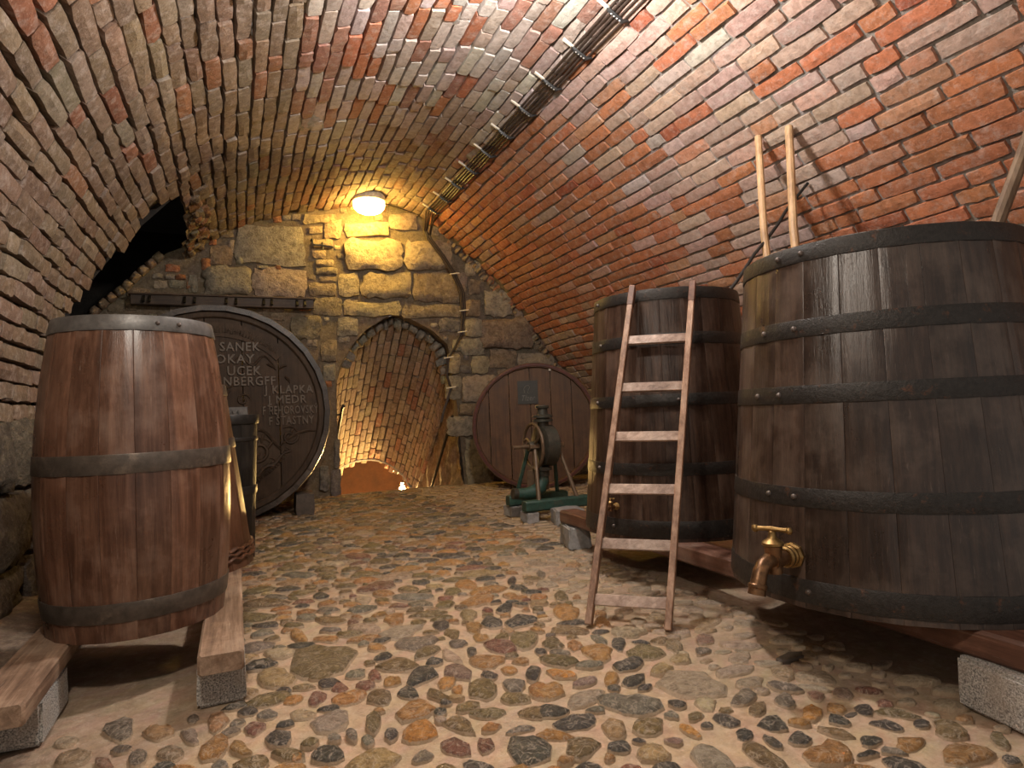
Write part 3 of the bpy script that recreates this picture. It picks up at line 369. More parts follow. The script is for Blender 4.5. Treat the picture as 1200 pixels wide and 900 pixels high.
bricks = {'L': [], 'C': [], 'R': []}
s = S_SPRING+.06; course = 0
def zone(s): return 'L' if s < S_L else 'C' if s < S_R else 'R'
while s < STOT-.25:
    x, z, _ = prof(s); h = .113*R.uniform(.95, 1.05)
    if zone(s) == 'L': h *= 1.03
    y = -.35+R.uniform(0, .4)
    while y < YB:
        hd = R.random(); zn = zone(s); low = zn == 'R' and z < 2.35 and y > 5.2
        L = .40 if hd < .62 else .31 if hd < .8 else .2
        if zn == 'L': L *= 1.03
        if low or (zn == 'L' and z < 2.4 and y > 4.4): L = .22 if hd < .7 else .32
        L *= R.uniform(.93, 1.07); yc = y+L/2; wob = (.03 if zn == 'L' else .014)*noise.noise((s*2.3, yc*1.1, 7.7)) + .012*noise.noise((s*.5, yc*2.2, 1.7))
        if yc < YB-.02 and not in_recess(s, yc+.1) and not (s < S_APEX+.2 and y > 6.75):
            P, a, t, n = vault_pt(s+wob, yc, R.uniform(-.006, .008)*(1.6 if zn == 'L' else 1))
            dep = .018 if zn == 'R' else .026 if zn == 'C' else .032
            gap = .014 if zn == 'R' else .010 if zn == 'C' else .014
            rot = Matrix.Rotation(R.uniform(-.03, .03)*(1.5 if zn == 'L' else .8), 3, n)
            a2, t2 = rot @ a, rot @ t
            hh = (h-gap)*R.uniform(.9, 1.04)
            mt = Matrix(((a2.x*(L-gap), t2.x*hh, n.x*dep, P.x), (a2.y*(L-gap), t2.y*hh, n.y*dep, P.y), (a2.z*(L-gap), t2.z*hh, n.z*dep, P.z), (0,0,0,1)))
            if mt.to_3x3().determinant() < 0:
                for q in range(3): mt[q][1] *= -1
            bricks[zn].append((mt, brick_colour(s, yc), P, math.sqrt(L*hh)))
        y += L
    s += h; course += 1
def vault_shell(name, s0, s1, hole):
    V, F, C, idx = [], [], [], {}
    fine = .5 if hole else 1; ns = int((s1-s0)/(.07*fine))+1; ny = int((YB+.5)/(.075*fine))+1; ds = (s1-s0)/ns; dy = (YB+.05+.5)/ny
    for i in range(ns+1):
        for j in range(ny+1):
            s = s0+i*ds; y = -.5+j*dy; zn = zone(s); x = prof(s)[0]
            off = -.003 if zn == 'R' else -.015 if zn == 'C' else -.030
            pn = noise.noise((s*2.1, y*1.6, 4.4))+.5*noise.noise((s*6, y*5, 1.4))
            if zn == 'C' and pn > .45: off += min(.04, (pn-.5)*.16)                # mortar smeared over the joints
            if s < S_APEX+.22 and y > 6.9: off += .04+.05*pn+.03*noise.noise((s*14, y*12, 2))                          # rubble-plastered springing by the recess
            off += R.uniform(-.004, .004)
            P = vault_pt(s, y, off)[0]; V.append(P)
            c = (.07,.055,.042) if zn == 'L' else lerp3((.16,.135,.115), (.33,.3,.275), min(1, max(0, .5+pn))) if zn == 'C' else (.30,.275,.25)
            if s < S_APEX+.22 and y > 6.9: c = (.24,.19,.12)
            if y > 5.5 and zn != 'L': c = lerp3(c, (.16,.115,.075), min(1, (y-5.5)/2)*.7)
            C.append(jitter(c, .08))
    for i in range(ns):
        for j in range(ny):
            if hole and in_recess(s0+(i+.5)*ds, -.5+(j+.5)*dy): continue
            a = i*(ny+1)+j; F.append((a, a+1, a+ny+2, a+ny+1))
    return struct(link(name, mesh(name, V, F, C), M['mortar']))
def stone_block(name, quad, n_out, depth, m, parent, colour, nu=7, nv=6, rough=1.0, seed=0):
    """irregular stone on a quad (4 points), n_out towards the viewer"""
    q = [Vector(p) for p in quad]; n_out = Vector(n_out); V, F = [], []; r = random.Random(seed)
    size = ((q[1]-q[0]).length+(q[3]-q[0]).length)/2; jit = size*.05*rough
    ph = r.uniform(0, 100)
    def at(u, v): return (q[0]*(1-u)+q[1]*u)*(1-v)+(q[3]*(1-u)+q[2]*u)*v
    for i in range(nu):
        for j in range(nv):
            a = 2*i/(nu-1)-1; b = 2*j/(nv-1)-1
            k = 1-.06*(abs(a*b))**3
            a2 = a*k; b2 = b*k; p = at((a2+1)/2, (b2+1)/2)
            e = max(abs(a), abs(b)); lift = depth*(1-.45*max(0, e-.7)/.3)
            lift += depth*.5*rough*noise.noise(p*(1.6/max(size, .1))+Vector((ph, 0, 0)))+depth*.22*r.uniform(-1, 1)*rough
            if e > .99:
                dxy = Vector((r.uniform(-jit, jit), r.uniform(-jit, jit), r.uniform(-jit, jit))); dxy -= n_out*dxy.dot(n_out); p += dxy
            V.append(p+n_out*lift)
    base = len(V); ring = [(i, 0) for i in range(nu)]+[(nu-1, j) for j in range(1, nv)]+[(i, nv-1) for i in range(nu-2, -1, -1)]+[(0, j) for j in range(nv-2, 0, -1)]
    for i, j in ring:
        p = V[i*nv+j]; V.append(p-n_out*(n_out.dot(p-q[0])+.02))
    for i in range(nu-1):
        for j in range(nv-1): a = i*nv+j; F.append((a, a+nv, a+nv+1, a+1))
    for a in range(len(ring)):
        b = (a+1) % len(ring); ia = ring[a][0]*nv+ring[a][1]; ib = ring[b][0]*nv+ring[b][1]
        F.append((base+a, base+b, ib, ia))
    me = mesh(name, V, F)
    bm = bmesh.new(); bm.from_mesh(me); bmesh.ops.recalc_face_normals(bm, faces=bm.faces); bm.to_mesh(me); bm.free()
    o = link(name, me, m, parent, sharp=55); o.color = (*colour, 1); return o
wl = vault_shell('wall_left', S_SPRING, S_L, True); wl['label'] = 'left haunch of the brick vault above rough stone blocks'
ce = vault_shell('ceiling', S_L, S_R, False); ce['label'] = 'pale crown of the brick barrel vault'
wr = vault_shell('wall_right', S_R, STOT, False); wr['label'] = 'orange red right haunch of the brick vault behind the vats'
for i in range(60):
    s_, y_ = S_APEX+R.uniform(-.12,.19), R.uniform(6.8, YB-.1)
    if in_recess(s_-.06, y_) or in_recess(s_-.06, y_-.08): continue
    P, a, t, n = vault_pt(s_, y_, .03); w = R.uniform(.05,.12); h = R.uniform(.03,.06)
    stone_block('stone', [P-a*w-t*h, P+a*w-t*h, P+a*w+t*h, P-a*w+t*h], n, R.uniform(.015,.04), M['stone'], wl, jitter(R.choice([(.22,.16,.1),(.25,.19,.12),(.26,.12,.06)]), .15), nu=4, nv=4, seed=i+1200)
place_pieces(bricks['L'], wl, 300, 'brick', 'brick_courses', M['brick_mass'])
place_pieces(bricks['C'], ce, 300, 'brick', 'brick_courses', M['brick_mass'])
place_pieces(bricks['R'], wr, 300, 'brick', 'brick_courses', M['brick_mass'])
# dark recess behind the left haunch
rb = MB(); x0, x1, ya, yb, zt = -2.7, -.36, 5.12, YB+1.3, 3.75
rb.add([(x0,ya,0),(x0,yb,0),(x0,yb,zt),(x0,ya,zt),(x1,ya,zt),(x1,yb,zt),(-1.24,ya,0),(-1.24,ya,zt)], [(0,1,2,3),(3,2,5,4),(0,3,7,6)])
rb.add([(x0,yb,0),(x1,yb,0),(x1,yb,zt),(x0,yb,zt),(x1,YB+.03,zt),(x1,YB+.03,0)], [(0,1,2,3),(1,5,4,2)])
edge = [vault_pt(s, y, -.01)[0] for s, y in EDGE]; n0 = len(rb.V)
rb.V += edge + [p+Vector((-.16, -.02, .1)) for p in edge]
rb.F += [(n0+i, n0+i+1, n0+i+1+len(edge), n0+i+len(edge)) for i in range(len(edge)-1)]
ro = struct(rb.build('wall_recess', M['soot_shade'], smooth=False)); ro['label'] = 'dark recess behind the left haunch, soot and shade put into its colour'
# stone footing of the left wall
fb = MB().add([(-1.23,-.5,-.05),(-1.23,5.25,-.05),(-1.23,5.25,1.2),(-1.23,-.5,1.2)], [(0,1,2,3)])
fw = struct(fb.build('wall_left_footing', M['soot_shade'])); fw['label'] = 'stone footing under the left haunch'
yy = 2.6
for row, (za, zb) in enumerate([(.02, .27), (.3, .68), (.71, 1.1)]):
    y = -.3-row*.13
    while y < 5.2:
        L = R.uniform(.55, .95); y1 = min(y+L, 5.28)
        if y1-y > .12: stone_block('stone', [(-1.23,y+.015,za),(-1.23,y1-.015,za+R.uniform(-.02,.02)),(-1.23,y1-.015,zb+R.uniform(-.02,.01)),(-1.23,y+.015,zb)], (1,0,0), R.uniform(.06,.12), M['stone'], fw, jitter((.115,.09,.066), .15), seed=int(y*100)+row)
        y = y1
# ------------------------------------------------------------------ back wall with the doorway
def vault_poly(y):
    pts = []
    k = 60
    for i in range(k+1):
        s = S_APEX+(STOT-S_APEX)*i/k; P = vault_pt(s, y, -.06)[0]; pts.append((P.x, P.z))
    return pts
outer = vault_poly(YB)+[(5.4,-.4),(-2.72,-.4),(-2.72,1.25),(-1.49,2.43),(-.75,3.15)]
def inside(p, poly):
    x, y = p; c = False; n = len(poly)
    for i in range(n):
        x1, y1 = poly[i]; x2, y2 = poly[(i+1) % n]
        if (y1 > y) != (y2 > y) and x < (x2-x1)*(y-y1)/(y2-y1)+x1: c = not c
    return c
DOORP = [tuple(p) for p in DOOR]; DOORP[0] = (1.22, -.15); DOORP[-1] = (3.0, -.15)
def near_seg(p, poly, closed=True):
    P = Vector(p); best = 9
    for i in range(len(poly) if closed else len(poly)-1):
        a = Vector(poly[i]); b = Vector(poly[(i+1) % len(poly)]); d = b-a; t = max(0, min(1, (P-a).dot(d)/max(d.length_squared, 1e-9)))
        best = min(best, (P-a-d*t).length)
    return best
pts = [Vector(p) for p in outer]+[Vector(p) for p in DOORP]; no = len(outer); nd = len(DOORP)
edges = [(i, (i+1) % no) for i in range(no)]+[(no+i, no+(i+1) % nd) for i in range(nd)]
for i in range(66):
    for j in range(34):
        p = (-2.65+i*.122+R.uniform(-.03,.03), -.35+j*.128+R.uniform(-.03,.03))
        if inside(p, outer) and not inside(p, DOORP) and near_seg(p, outer) > .05 and near_seg(p, DOORP) > .05: pts.append(Vector(p))
vo, eo, fo, *_ = delaunay_2d_cdt(pts, edges, [], 0, 1e-5)
F = []
for f in fo:
    c = sum((vo[i] for i in f), Vector((0, 0)))/len(f)
    if inside(c, outer) and not inside(c, DOORP): F.append(tuple(f))
Cw = [jitter((.165,.122,.075) if v.x < 3.1 else (.13,.10,.068), .12) for v in vo]
Vw = [(v.x, YB+.012*noise.noise((v.x*5, v.y*5, 0)), v.y) for v in vo]
wb = struct(link('wall_back', mesh('wall_back', Vw, F, Cw), M['mortar'])); wb['label'] = 'back wall of rough ashlar and rubble with an arched doorway'
TONE = {'a': (.33,.27,.195), 'y': (.42,.32,.19), 'b': (.26,.19,.12), 'o': (.40,.155,.065), 'g': (.20,.175,.15)}
placed = []; wall_items = 0
for i, q in enumerate(WALL_STONES):
    xs, zs = q[0:8:2], q[1:8:2]; quad = [(x, YB-.005, z) for x, z in zip(xs, zs)]
    w = (max(xs)-min(xs)); h = max(zs)-min(zs); big = min(w, h)
    if q[8] == 'o' and w > .2: q[8] = 'b'
    stone_block('stone', quad, (0,-1,0), min(.085, .03+.09*big)*R.uniform(.7,1.3), M['stone'], wb, jitter(TONE[q[8]], .12), nu=8 if big > .3 else 5, nv=7 if big > .3 else 5, seed=i+50); wall_items += 1
    placed.append((min(xs), max(xs), min(zs), max(zs)))
tries = 0; mass = []
while tries < 5200:
    tries += 1
    big = tries < 900
    w = R.uniform(.2,.42) if big else R.uniform(.07,.2); h = w*R.uniform(.4,.8) if big else w*R.uniform(.5,1)
    x = R.uniform(-2.5, 5.0); z = R.uniform(-.05, 3.95)
    if x < -1.3 and z > 2.0: continue
    box = (x-w/2, x+w/2, z-h/2, z+h/2)
    cs = [(box[0], box[2]), (box[1], box[2]), (box[1], box[3]), (box[0], box[3]), (x, z)]
    if any(not inside(c, outer) or inside(c, DOORP) for c in cs) or near_seg((x, z), DOORP) < h*.45: continue
    if x < -.6 and z-2.45 > (x+1.49)*.96-.05: continue       # above the sloping brick ledge
    if any(box[0] < b[1]-.004 and box[1] > b[0]+.004 and box[2] < b[3]-.004 and box[3] > b[2]+.004 for b in placed): continue
    placed.append(box); g = .01*R.random()
    t = R.choice(['a','a','y','b','b','o']) if x < 2.6 else R.choice(['a','b','b','a','g'])
    if t == 'o' and w > .16: t = 'b'
    a = R.uniform(-.15,.15); ca, sa = math.cos(a), math.sin(a)
    quad = [(x+(dx*ca-dz*sa), YB-.005, z+(dx*sa+dz*ca)) for dx, dz in ((-w/2,-h/2),(w/2,-h/2),(w/2,h/2),(-w/2,h/2))]
    if wall_items < 290:
        stone_block('stone', quad, (0,-1,0), .014+.1*min(w,h), M['stone'], wb, jitter(TONE[t], .16), nu=5, nv=4, seed=tries+400); wall_items += 1
# brick ledge climbing the back of the recess
for i in range(len(RING)-1):
    a, b = Vector(RING[i]), Vector(RING[i+1]); d = (b-a).normalized(); nn = Vector((-d.z, 0, d.x)); g = d*.004
    stone_block('brick', [a+g+Vector((0,.1,0)), b-g+Vector((0,.1,0)), b-g+nn*.085+Vector((0,.1,0)), a+g+nn*.085+Vector((0,.1,0))], (0,-1,0), .12, M['brick'], ro, jitter((.26,.18,.1), .15), nu=4, nv=4, seed=i, rough=.5)
# small arch stones along the vault edge
k = 0
for i in range(46):
    s = S_R+.25+i*.085
    if s > STOT-1.7: break
    P = vault_pt(s, YB, .07)[0]; t = prof(s)[2]; a = Vector((t.x,0,t.y)); n = Vector((t.y,0,-t.x)); w = R.uniform(.05,.075)/2; h = R.uniform(.08,.13)/2
    stone_block('stone', [P+(-a*w-n*h), P+(-a*w+n*h), P+(a*w+n*h), P+(a*w-n*h)], (0,-1,0), R.uniform(.05,.09), M['stone'], wr, jitter((.27,.19,.12), .15), nu=4, nv=4, seed=i+900)
# doorway reveal
rv = MB(); nd = len(DOORP)
yo, yi = YB-.02, YB+.32
prow = []
for y, sc in ((yo, 1.0), (YB+.12, 1.02), (yi, 1.04)):
    prow.append([Vector((2.08+(x-2.08)*sc+.03*noise.noise((x*9, z*9, y*7)), y, z+.03*noise.noise((x*7+3, z*9, y)))) for x, z in DOORP])
rv.grid_tube(prow, closed=False, caps=False)
me = mesh('trim_doorway', rv.V, rv.F, [jitter((.2,.16,.12), .1) for _ in rv.V]); dr = struct(link('trim_1', me, M['mortar'])); dr['label'] = 'rough stone reveal of the arched doorway'
for i in range(4, 13):                                    # voussoir stones under the pointed arch
    for kk in range(2):
        t0, t1 = kk*.5+.04, kk*.5+.46
        a = Vector(DOORP[i]).lerp(Vector(DOORP[i+1]), t0); b = Vector(DOORP[i]).lerp(Vector(DOORP[i+1]), t1); c = Vector((2.06, 1.5)); hh = R.uniform(.1,.17)
        na, nb = (c-a).normalized()*hh, (c-b).normalized()*hh
        stone_block('stone', [(p.x, YB+.25, p.y) for p in (a, a+na, b+nb, b)], (0,-1,0), R.uniform(.06,.1), M['stone'], dr, jitter((.27,.25,.2), .12), nu=4, nv=4, seed=i*3+kk)
# stairwell vault running down behind the doorway
SLOPE = .84; XC, HW = 2.07, .86
def stair_pt(phi, y, off=0):
    r = HW-off; rise = 1.0
    x = XC-math.cos(phi)*r; z = 1.52+math.sin(phi)*(r*.96)-SLOPE*(y-YB-.3)
    return Vector((x, y, z))
Y_END = YB+2.75
V, F, C = [], [], []
na, ny = 26, 30; A0, A1 = -.12, math.pi+.12
for i in range(na+1):
    for j in range(ny+1): V.append(stair_pt(A0+(A1-A0)*i/na, YB+.2+(Y_END-YB-.2)*j/ny, -.03)); C.append(jitter((.10,.07,.045), .1))
for i in range(na):
    for j in range(ny): a = i*(ny+1)+j; F.append((a, a+1, a+ny+2, a+ny+1))
sv = struct(link('ceiling_stairwell', mesh('ceiling_stairwell', V, F, C), M['mortar'])); sv['label'] = 'sloping brick barrel vault over the stairs behind the doorway'
items = []; nph = 27
for i in range(nph):
    phi = A0+(A1-A0)*(i+.5)/nph; y = YB+.22+R.uniform(0,.1)
    while y < Y_END-.06:
        L = R.choice([.24,.26,.27,.2])*R.uniform(.95,1.05)
        yc = y+L/2; P = stair_pt(phi+.02*noise.noise((yc*2, i, 0)), yc, 0)
        a = Vector((0,1,-SLOPE)).normalized(); t = (stair_pt(phi+.01, yc)-stair_pt(phi-.01, yc)).normalized(); n = a.cross(t).normalized()
        if n.dot(Vector((XC, yc, 1.2-SLOPE*(yc-YB)))-P) < 0: n = -n
        tp = (t-a*t.dot(a)); h = HW*(A1-A0)/nph*tp.length-.013; t = tp.normalized(); LL = L/a.y*1.0-.014
        mt = Matrix(((a.x*LL, t.x*h, n.x*.028, P.x), (a.y*LL, t.y*h, n.y*.028, P.y), (a.z*LL, t.z*h, n.z*.028, P.z), (0,0,0,1)))
        if mt.to_3x3().determinant() < 0:
            for q in range(3): mt[q][1] *= -1
        r = R.random(); c = jitter((.36,.27,.18) if r < .6 else (.3,.2,.13) if r < .9 else (.32,.15,.085), .15)
        items.append((mt, c, P, h if 1.2 < P.x else .01)); y += L
place_pieces(items, sv, 300, 'brick', 'brick_courses', M['brick_mass'])
# stairwell sides, end wall and steps
sw = MB()
zt = lambda y: 1.6-SLOPE*(y-YB-.3)
for sx, xx in ((-1, XC-HW-.03), (1, XC+HW+.03)):
    rows = []
    for y in [YB+.02+.08*k for k in range(44)]:
        rows.append([Vector((xx+.08*noise.noise((y*4, z*4, sx))+.05*noise.noise((y*11, z*13, sx)), y, z)) for z in [zt(y)+.12-.09*q for q in range(32)]])
    sw.grid_tube(rows, closed=False, caps=False)
me = mesh('wall_stairwell', sw.V, sw.F, [jitter((.24,.165,.1), .25) for _ in sw.V]); o = struct(link('wall_stairwell', me, M['stone_mass'])); o['label'] = 'plastered side walls of the stairs'
ew = MB().add([(.2,Y_END+3.0,-4),(5.2,Y_END+3.0,-4),(5.2,Y_END+3.0,1.2),(.2,Y_END+3.0,1.2)], [(0,1,2,3)])
ew.add([(.2,Y_END,1.2),(5.2,Y_END,1.2),(5.2,Y_END+3.0,1.2),(.2,Y_END+3.0,1.2)], [(0,1,2,3)])
o = struct(ew.build('wall_stairwell_end', M['ochre'], smooth=False)); o['label'] = 'ochre wall at the foot of the stairs'
st = MB()
for i in range(14):
    y = YB+.1+i*.26; z = -.22*(i)-.03
    st.add([(XC-HW,y,z-.25),(XC+HW,y,z-.25),(XC+HW,y+.3,z-.25),(XC-HW,y+.3,z-.25),(XC-HW,y,z),(XC+HW,y,z),(XC+HW,y+.3,z),(XC-HW,y+.3,z)], [(0,1,5,4),(4,5,6,7),(1,2,6,5),(0,4,7,3)])
o = struct(st.build('floor_stairs', M['concrete'], smooth=False)); o['label'] = 'stone steps descending behind the doorway'
# arch edge at the foot of the stair vault
ar = MB(); ar.tube([stair_pt(A0+(A1-A0)*i/24, Y_END, .0) for i in range(25)], .035, 6)
o = struct(ar.build('trim_2', M['concrete'])); o['label'] = 'pale lower edge of the stairwell vault'
# ------------------------------------------------------------------ floor
V, F, C = [], [], []
nx, ny = 150, 200; X0, X1, Y0, Y1 = -2.7, 5.3, -.5, YB+.14
def dusty(x, y):
    d = max(0, min(1, (x-1.45)/.5)) if y < 4.2 else max(0, min(1, (x-2.0)/.5))
    if y < 1.9: d *= max(0, min(1, (x-1.9+.9*(1.9-y)*0)/.35)) if y < 1.6 else 1
    l = max(0, min(1, (-.02-x)/.12))*max(0, min(1, (y-2.15)/.3))
    return max(d, l)
for i in range(nx+1):
    for j in range(ny+1):
        x = X0+(X1-X0)*i/nx; y = Y0+(Y1-Y0)*j/ny
        z = .010*noise.noise((x*3, y*3, 0))+.007*noise.noise((x*11, y*11, 3))-.006
        if x < -.9: z += .10*min(1, (-.9-x)/.3)*(.6+.4*noise.noise((x*4, y*4, 1)))
        V.append((x, y, z)); d = dusty(x, y)
        c = lerp3((.47,.335,.22), (.34,.245,.165), d)
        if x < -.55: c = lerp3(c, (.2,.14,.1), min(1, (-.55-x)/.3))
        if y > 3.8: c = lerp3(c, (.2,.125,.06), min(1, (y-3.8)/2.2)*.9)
        C.append(jitter(c, .05))
for i in range(nx):
    for j in range(ny): a = i*(ny+1)+j; F.append((a, a+ny+1, a+ny+2, a+1))
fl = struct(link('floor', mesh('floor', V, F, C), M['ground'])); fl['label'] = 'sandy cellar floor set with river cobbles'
PAL = {'k': (.07,.06,.048), 'o': (.40,.20,.065), 'O': (.52,.25,.06), 'b': (.19,.13,.055), 'r': (.22,.095,.06), 'p': (.24,.155,.12), 'g': (.2,.17,.125), 't': (.46,.34,.225), 'y': (.37,.25,.12), 'w': (.36,.28,.20)}
def cobble(P, u, v, hgt, r, n=11):
    V, F = [], []; ph = r.uniform(0, 7); k = r.uniform(.08, .2)
    rad = [1+k*math.sin(2*t+ph)*.6+k*.7*math.sin(3*t+ph*2)+r.uniform(-.15, .15) for t in [2*math.pi*i/n for i in range(n)]]
    off = (r.uniform(-.15,.15), r.uniform(-.15,.15))
    for sc, z in ((1.03, -.02), (.96, hgt*.36), (.76, hgt*.82), (.4, hgt*1.0)):
        for i in range(n):
            t = 2*math.pi*i/n; a, b = math.cos(t)*rad[i]*sc+off[0]*(1-sc), math.sin(t)*rad[i]*sc+off[1]*(1-sc)
            zz = z if z < 0 else z*(1+r.uniform(-.22, .22))
            V.append(Vector((P[0]+u[0]*a+v[0]*b, P[1]+u[1]*a+v[1]*b, zz)))
    V.append(Vector((P[0]+u[0]*off[0]+v[0]*off[1], P[1]+u[1]*off[0]+v[1]*off[1], hgt*1.06)))
    flip = u[0]*v[1]-u[1]*v[0] < 0
    for q in range(3):
        for i in range(n):
            j = (i+1) % n; f = (q*n+i, q*n+j, q*n+n+j, q*n+n+i); F.append(f[::-1] if flip else f)
    for i in range(n):
        f = (3*n+i, 3*n+(i+1) % n, 4*n); F.append(f[::-1] if flip else f)
    return V, F
stones = []; cells = {}
def blocked(x, y, r):
    for i in range(int((x-.35)/.2)-1, int((x+.35)/.2)+2):
        for j in range(int((y-.35)/.2)-1, int((y+.35)/.2)+2):
            for (a, b, q) in cells.get((i, j), ()):
                if (a-x)**2+(b-y)**2 < (q+r)**2: return True
    return False
def occupy(P, u, v):
    L, w = math.hypot(*u), math.hypot(*v)
    if L < w: L, w, u = w, L, v
    k = max(1, round(L/w)); 
    for q in range(k):
        t = (2*(q+.5)/k-1)*(1-w/L*.5) if k > 1 else 0
        x, y = P[0]+u[0]*t, P[1]+u[1]*t; cells.setdefault((int(x//.2), int(y//.2)), []).append((x, y, w*.98))
for x, y, ux, uy, vx, vy, c in COBBLES:
    u, v = (ux*.98, uy*.98), (vx*.95, vy*.95); w = min(math.hypot(*u), math.hypot(*v)); occupy((x, y), u, v)
    stones.append(((x, y), u, v, min(.021, .008+w*.16)*(.6 if c in 'wt' else 1), c, True))
for rmin, rmax, tries in ((.06,.082,700), (.043,.058,7000), (.03,.043,26000), (.019,.03,34000)):
    for _ in range(tries):
        x, y = R.uniform(-.75, 4.6), .2+(YB-.2)*R.random()
        if x > 2.3 and y < 4.4: continue
        d = dusty(x, y)
        if x < -.05 and 2.25 < y < 4.9: continue
        if d > .5 and (rmax > .062 or R.random() < .5): continue
        if x > 3.1 and y < 5: continue
        if 1.0 < y < 2.2 and rmin > .05: continue
        r = R.uniform(rmin, rmax); el = R.uniform(1.1, 2.1); a = R.uniform(-.6, .6)-.4
        u, v = (math.cos(a)*r*el, math.sin(a)*r*el), (-math.sin(a)*r, math.cos(a)*r)
        if any(blocked(x+u[0]*t, y+u[1]*t, r*1.02) for t in (-.45, 0, .45)): continue
        occupy((x, y), u, v)
        c = R.choice('kkkkoobbbbbrgtyyoog') if d < .4 else R.choice('wwwwty')
        stones.append(((x, y), u, v, min(.022, .009+r*.2)*(.55 if d > .4 else 1), c, False))
def stone_colour(P, c):
    k = jitter(PAL[c], .18)
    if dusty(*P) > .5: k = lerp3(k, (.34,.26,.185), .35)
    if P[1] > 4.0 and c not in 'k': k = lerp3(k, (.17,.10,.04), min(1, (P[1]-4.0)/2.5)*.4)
    return k
rank = sorted(stones, key=lambda s: -(10 if s[5] else view_size((*s[0], 0), math.sqrt(math.hypot(*s[1])*math.hypot(*s[2])))))
MV, MF, MC = [], [], []
for k, (P, u, v, h, c, hand) in enumerate(rank):
    col = stone_colour(P, c)
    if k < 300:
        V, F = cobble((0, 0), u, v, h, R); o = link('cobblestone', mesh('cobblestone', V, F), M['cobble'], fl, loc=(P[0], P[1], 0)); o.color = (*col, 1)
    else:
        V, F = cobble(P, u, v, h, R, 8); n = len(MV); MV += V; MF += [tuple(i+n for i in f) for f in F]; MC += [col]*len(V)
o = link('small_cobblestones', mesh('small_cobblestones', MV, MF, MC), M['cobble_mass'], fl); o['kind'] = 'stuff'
# ------------------------------------------------------------------ coopered vessels
def stave_mesh(n, z0, z1, r, thick, m, segs=8, sub=2, gap=.0005):
    V, F = [], []; half = math.pi/n
    for k in range(segs+1):
        z = z0+(z1-z0)*k/segs; q = r(z); g = gap/q
        row = [(-half+g, q-.0012), (-half+g+.0025/q, q)]+[((-1+2*(i+1)/(sub+1))*(half-g), q) for i in range(sub)]+[(half-g-.0025/q, q), (half-g, q-.0012)]
        row = [(a, b/math.cos(min(abs(a), half))*math.cos(half)+ (b-b*math.cos(half))*1.0) for a, b in row]
        for a, b in row: V.append((b*math.cos(a), b*math.sin(a), z))
        for a in (half-g, -half+g): V.append(((q-thick)*math.cos(a), (q-thick)*math.sin(a), z))
    w = len(row)+2
    for k in range(segs):
        for i in range(w): a, b = k*w+i, k*w+(i+1) % w; F.append((a, b, b+w, a+w))
    F.append(tuple(reversed(range(w)))); F.append(tuple(segs*w+i for i in range(w)))
    me = mesh('stave', V, F); me.materials.append(m); me.polygons.foreach_set('use_smooth', [True]*len(F)); me.set_sharp_from_angle(angle=math.radians(40)); return me
def add_staves(root, n, me, phase=0):
    for k in range(n):
        o = bpy.data.objects.new('stave', me); COL.objects.link(o); o.parent = root; o.rotation_euler = (0, 0, 2*math.pi*k/n+phase)
def add_hoop(root, za, zb, r, m, name='hoop', out=.007, rivets=(), rm=None, rr=.012, n=64):
    prof_ = [(r(za)-.004, za), (r(za)+out*.8, za), (r(za)+out, za+.004), (r(zb)+out, zb-.004), (r(zb)+out*.8, zb), (r(zb)-.004, zb)]
    mb = MB(); rings = []
    for j in range(n):
        t = 2*math.pi*j/n; rings.append([(a*math.cos(t), a*math.sin(t), z) for a, z in prof_])
    N0 = len(mb.V); k = len(prof_)
    for q in rings: mb.V += [Vector(v) for v in q]
    for i in range(n):
        for j in range(k): a, b = N0+i*k+j, N0+i*k+(j+1) % k; c, d = N0+((i+1) % n)*k+(j+1) % k, N0+((i+1) % n)*k+j; mb.F.append((a, d, c, b))
    h = mb.build(name, m, root)
    for ang in rivets:
        zm = (za+zb)/2; q = r(zm)+out; b = MB().lathe([(rr, -.003), (rr*.95, .004), (rr*.6, .009), (rr*.15, .011)], (q*math.cos(ang), q*math.sin(ang), zm), (math.cos(ang), math.sin(ang), 0), 10)
        b.build('rivet', rm or M['rivet'], h)
    return h
def head_disc(root, z, r, m, nb=5, name='head_board', thick=.03):
    w = 2*r/nb
    for k in range(nb):
        xa, xb = -r+w*k+.001, -r+w*(k+1)-.001; ptsf = []
        for i in range(9):
            x = xa+(xb-xa)*i/8; y = math.sqrt(max(0, r*r-x*x)); ptsf.append((x, y))
        ring = [(x, y) for x, y in ptsf]+[(x, -y) for x, y in reversed(ptsf)]
        ring = ring[::-1]
        MB().grid_tube([[(x, y, z) for x, y in ring], [(x, y, z+thick) for x, y in ring]]).build(name, m, root, sharp=30)
# large vat on the right
VX, VY = 2.58, 1.86; base = .265
def facing(x, y, k): return math.atan2(-y, -x)+k
vat = thing('wine_vat', 'largest dark wooden vat with iron hoops and big brass tap in the right foreground', 'vat', (VX, VY, base), 0, 'tall iron hooped vats')
rv_ = lambda z: .66-(.66-.53)*z/1.388
add_staves(vat, 26, stave_mesh(26, 0, 1.388, rv_, .035, M['big_vat_wood']), .05)
fa = math.atan2(-VY, -VX)
def ang_at(px_frac): return fa+math.asin(px_frac)          # -1 left silhouette .. 1 right silhouette
for za, zb, riv in ((1.318,1.385,(-.62,-.45)), (1.02,1.09,(-.72,-.5)), (.762,.832,(-.76,-.6)), (.37,.442,(-.66,-.5)), (.02,.105,(-.42,))):
    add_hoop(vat, za, zb, rv_, M['iron'], rivets=[ang_at(k) for k in riv])
head_disc(vat, 1.2, .51, M['vat_wood'], 6); head_disc(vat, .05, .62, M['vat_wood'], 6, 'bottom_board')
